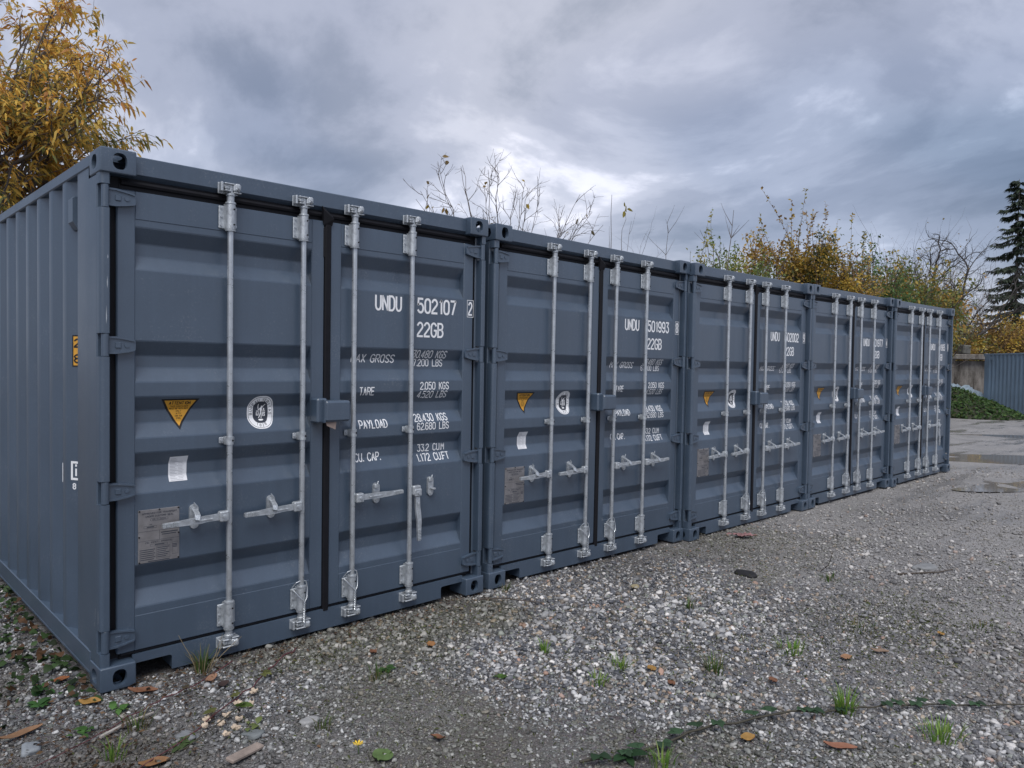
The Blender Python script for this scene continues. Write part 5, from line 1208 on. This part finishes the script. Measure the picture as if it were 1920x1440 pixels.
# sparse moss blades
r = np.random.default_rng(70); n = 7000; x = r.uniform(.2, 6.5, n); y = r.uniform(-3.2, -.1, n); ok = (fbm(x, y, 44, .9) > .56); x, y = x[ok], y[ok]; n = len(x); L_ = r.uniform(.012, .034, n)
for (ax_, ay_, sx_, sy_, m_) in ((4.0,-2.25,.6,.3,2600), (1.3,-.30,.55,.07,500), (2.2,-1.5,.35,.25,500), (3.0,-1.75,.4,.3,500), (2.6,-.9,.5,.2,300), (.25,-.6,.35,.2,300), (3.6,-1.1,.3,.2,250)):
    x = np.concatenate([x, r.normal(ax_, sx_, m_)]); y = np.concatenate([y, np.minimum(r.normal(ay_, sy_, m_), .02)])
n = len(x); L_ = r.uniform(.010, .030, n); tint = np.array([[.085,.10,.032]])*r.uniform(.4,1.7,(n,1))
tag(obj('moss', leaf_mesh('moss', np.stack([x, y, gz(x,y)+r.uniform(.004,.02,n)], 1), np.concatenate([r.normal(0,1,(n,2)), r.uniform(.3,1.6,(n,1))], 1), nrm(r.normal(0,1,(n,3))), L_, L_*.3, tint, lance=False)), 'sparse moss and seedling grass between the stones', 'moss', kind='stuff')

# ------------------------------------------------------------------ runners, sticks and rubbish
def runner(name, pts_, rad, mat, leaf_at, lsize, lcol, label, seed, trail=1):
    r = np.random.default_rng(seed); pts_ = [np.array([p[0], p[1], G(p[0], p[1])+(p[2] if len(p) > 2 else .02)]) for p in pts_]; P_ = []
    for a, b in zip(pts_[:-1], pts_[1:]):
        for k in range(5): P_.append(a+(b-a)*k/5+r.normal(0, .006, 3)*np.array([1,1,.5]))
    P_.append(pts_[-1]); tb = Tubes(); tb.add(np.array(P_), np.linspace(rad, rad*.5, len(P_)), 5); t = tag(empty(name, tuple(P_[0])), label, 'runner'); t.location = (0,0,0); obj('stem', tb.mesh('stem', mat), t)
    for f in leaf_at:
        i = min(int(f*(len(P_)-1)), len(P_)-2); p = P_[i]; d = P_[i+1]-P_[i]; d /= np.linalg.norm(d); sd_ = np.cross(d, [0,0,1.])*r.choice([-1, 1]); D = np.array([sd_*.6+d*.6, sd_*1.0, sd_*.6-d*.6])+np.array([0,0,.25])
        L_ = lsize*r.uniform(.7,1.2,3); c = np.array([lcol])*r.uniform(.6,1.4,(3,1)); obj('leaf', leaf_mesh('leaf', np.tile(p+np.array([0,0,.012]), (3,1)), D, np.tile([[0,0,1.]], (3,1)), L_, L_*.72, c, droop=.25), t)
    return t
STEMR = M('red_stem', (.10,.03,.035), .6); STEMD = M('dark_stem', (.05,.045,.032), .7)
runner('bramble_runner', [(1.25,-1.93), (1.55,-2.06), (1.82,-2.12,.03), (2.26,-2.33,.04), (2.48,-2.46), (2.72,-2.62,.035), (2.93,-2.75), (3.21,-3.03,.03), (3.5,-3.3)], .0062, STEMD, (.04,.08,.12,.16,.2,.25,.29,.33,.36,.40,.44,.52,.6,.64,.68,.72,.76,.82), .055, (.05,.10,.05), 'bramble runner with dark green leaves trailing across the lower right gravel', 41)
runner('bramble_runner', [(.95,-.10), (.80,-.22,.03), (.55,-.42,.02), (.30,-.60,.03), (.05,-.75,.02), (-.25,-.9)], .0042, STEMR, (.35,.5,.62), .05, (.16,.17,.06), 'thin red bramble stem running past the dried flower heads', 42)
runner('bramble_runner', [(.62,-.05), (.35,-.22), (.12,-.30,.03), (-.12,-.42), (-.4,-.55)], .0036, STEMR, (.3,), .04, (.10,.08,.05), 'red stem lying just in front of the nearest corner casting', 43)
runner('bramble_runner', [(.40,-.62,.02), (.36,-.72,.09), (.22,-.78,.06), (.02,-.82,.02)], .0040, STEMD, (.15,), .07, (.13,.2,.05), 'arched dark stem with one green leaf at lower left', 44)
FLW = M('dried_flower', (.52,.42,.32), .85, var=.25, vscale=40)
r = np.random.default_rng(45)
for i, (x, y) in enumerate(((.31,-.56), (.35,-.62), (.27,-.60), (.37,-.70), (.30,-.68), (.24,-.66), (.54,-.48), (.43,-.55), (.47,-.60), (.33,-.76), (.28,-.79))):
    mb = MB(); z0 = G(x, y)
    for k in range(7):
        a = r.uniform(0, 6.28); e = r.uniform(.25, 1.1); c = .010; d = Vector((math.cos(a)*math.cos(e), math.sin(a)*math.cos(e), math.sin(e)))
        mb.tube([Vector((x, y, z0+.016)), Vector((x, y, z0+.018))+d*.012, Vector((x, y, z0+.018))+d*.024], [.004, .009, .003], 6)
    tag(obj('flower_head', mb.mesh('flower_head', FLW)), 'small pale dried flower head lying in the gravel at lower left', 'flower head', 'dried flower heads by the red stem')
def stick(pts_, rad, mat, label, name='stick', k=6):
    pts_ = [(p[0], p[1], G(p[0], p[1])+p[2]) for p in pts_]; mb = MB(); mb.tube(pts_, [rad*(1-.4*i/(len(pts_)-1)) for i in range(len(pts_))], k); return tag(obj(name, mb.mesh(name, mat)), label, 'stick')
PALEW = M('pale_wood', (.36,.33,.30), .85, var=.25, vscale=30); DKW = M('dark_wood', (.07,.055,.045), .85, var=.3, vscale=20)
stick([(-.12,-.45,.02), (.0,-.40,.024), (.12,-.37,.02)], .008, PALEW, 'pale dry stick lying left of the dried flower heads')
stick([(2.30,-.12,.02), (2.42,-.24,.03), (2.50,-.34,.02), (2.56,-.46,.025)], .005, DKW, 'dark twig lying before the second container corner')
stick([(4.9,-1.30,.01), (4.86,-1.38,.08), (4.84,-1.42,.2)], .004, DKW, 'dry upright stalk in the worn track')
stick([(5.3,-1.75,.012), (5.6,-1.95,.016), (5.8,-2.0,.012)], .007, DKW, 'dark stick in the worn track near the flat stone')
mb = MB(); mb.cbox(-.085, .085, -.022, .022, -.008, .008, .004); tag(obj('wood_offcut', mb.mesh('wood_offcut', M('weathered_wood', (.26,.21,.18), .85, var=.3, vscale=25)), None, (.27,-.985,G(.27,-.985)+.022), None, (.1,.08,.35)), 'weathered wooden offcut at the bottom edge', 'offcut')
def rock(x, y, sx, sy, sz, col, label, seed, name='stone', cat='stone', up=.3, group='larger flat stones in the gravel'):
    bm = bmesh.new(); bmesh.ops.create_icosphere(bm, subdivisions=3, radius=1); r = np.random.default_rng(seed); ph = r.uniform(0, 6, (5, 3)); fr = r.uniform(1, 2.6, (5, 3))
    for v in bm.verts:
        c = v.co; k = 1+sum(.11*math.sin(fr[i][0]*c.x*1.6+ph[i][0])*math.sin(fr[i][1]*c.y*1.6+ph[i][1])*math.cos(fr[i][2]*c.z+ph[i][2]) for i in range(5))
        q = 4.0; l = (abs(c.x)**q+abs(c.y)**q+abs(c.z)**q)**(-1/q); v.co = Vector((c.x*l*k*sx, c.y*l*k*sy, c.z*l*k*sz))
    me = bpy.data.meshes.new(name); bm.to_mesh(me); bm.free(); me.materials.append(M(name+'_'+str(seed), col, .7, var=.25, vscale=12, bump=.4, bscale=60)); me.polygons.foreach_set('use_smooth', [True]*len(me.polygons))
    return tag(obj(name, me, None, (x, y, G(x, y)+sz*up), None, (r.normal(0,.08), r.normal(0,.08), r.uniform(0,3))), label, cat, group)
rock(.37,-.83,.055,.032,.013,(.16,.175,.18),'grey flat stone among the grit at lower left',1); rock(.16,-.66,.05,.03,.016,(.19,.20,.21),'bluish flat stone right of the pale stick',2); rock(5.72,-1.82,.12,.06,.02,(.20,.205,.21),'broad grey slab in the worn track at right',3); rock(.60,-.90,.04,.028,.016,(.30,.30,.30),'pale stone right of the grey flat stone',4)
rock(4.38,-.93,.085,.055,.022,(.012,.012,.014),'black rubber lump lying on the gravel before the second container',5,'rubber_scrap','rubber scrap',group=None); rock(-.35,-.35,.045,.035,.02,(.22,.24,.26),'blue-grey stone at the left edge',6)
ug, vg = np.meshgrid(np.linspace(-1, 1, 16), np.linspace(-1, 1, 12), indexing='ij'); wr = .05*(fbm(ug*4+3, vg*4, 91, 1.6)-.3)+.03*fbm(ug*9, vg*9, 92, 1.7)
I = (np.arange(15)[:, None]*12+np.arange(11)[None]).ravel(); z0 = G(5.49, -.25)
me = np_mesh('crumpled_wrapper', np.stack([(5.49+ug*.08+wr*.6).ravel(), (-.27+vg*.07-ug*.05).ravel(), (z0+.02+wr*.7).ravel()], 1), np.stack([I, I+12, I+13, I+1], 1), [M('pale_red_film', (.30,.16,.16), .5, var=.5, vscale=12)], smooth=True)
tag(obj('crumpled_wrapper', me), 'crumpled pale red plastic wrapper on the gravel before the third container', 'wrapper')
mb = MB(); z0 = G(.62, -1.27)
for k in range(8):
    a = k*.785; mb.add([(.62, -1.27, z0+.045), (.62+.018*math.cos(a-.25), -1.27+.018*math.sin(a-.25), z0+.052), (.62+.024*math.cos(a), -1.27+.024*math.sin(a), z0+.055), (.62+.018*math.cos(a+.25), -1.27+.018*math.sin(a+.25), z0+.052)], [(0,1,2,3)])
mb.tube([(.63,-1.26,z0), (.622,-1.268,z0+.03), (.62,-1.27,z0+.046)], .002, 5, 1)
tag(obj('yellow_flower', mb.mesh('yellow_flower', [M('yellow_petal', (.75,.50,.03), .6), M('green_stem', (.1,.18,.05), .6)], smooth=False)), 'tiny yellow flower at the bottom edge left of the green leaf', 'flower')
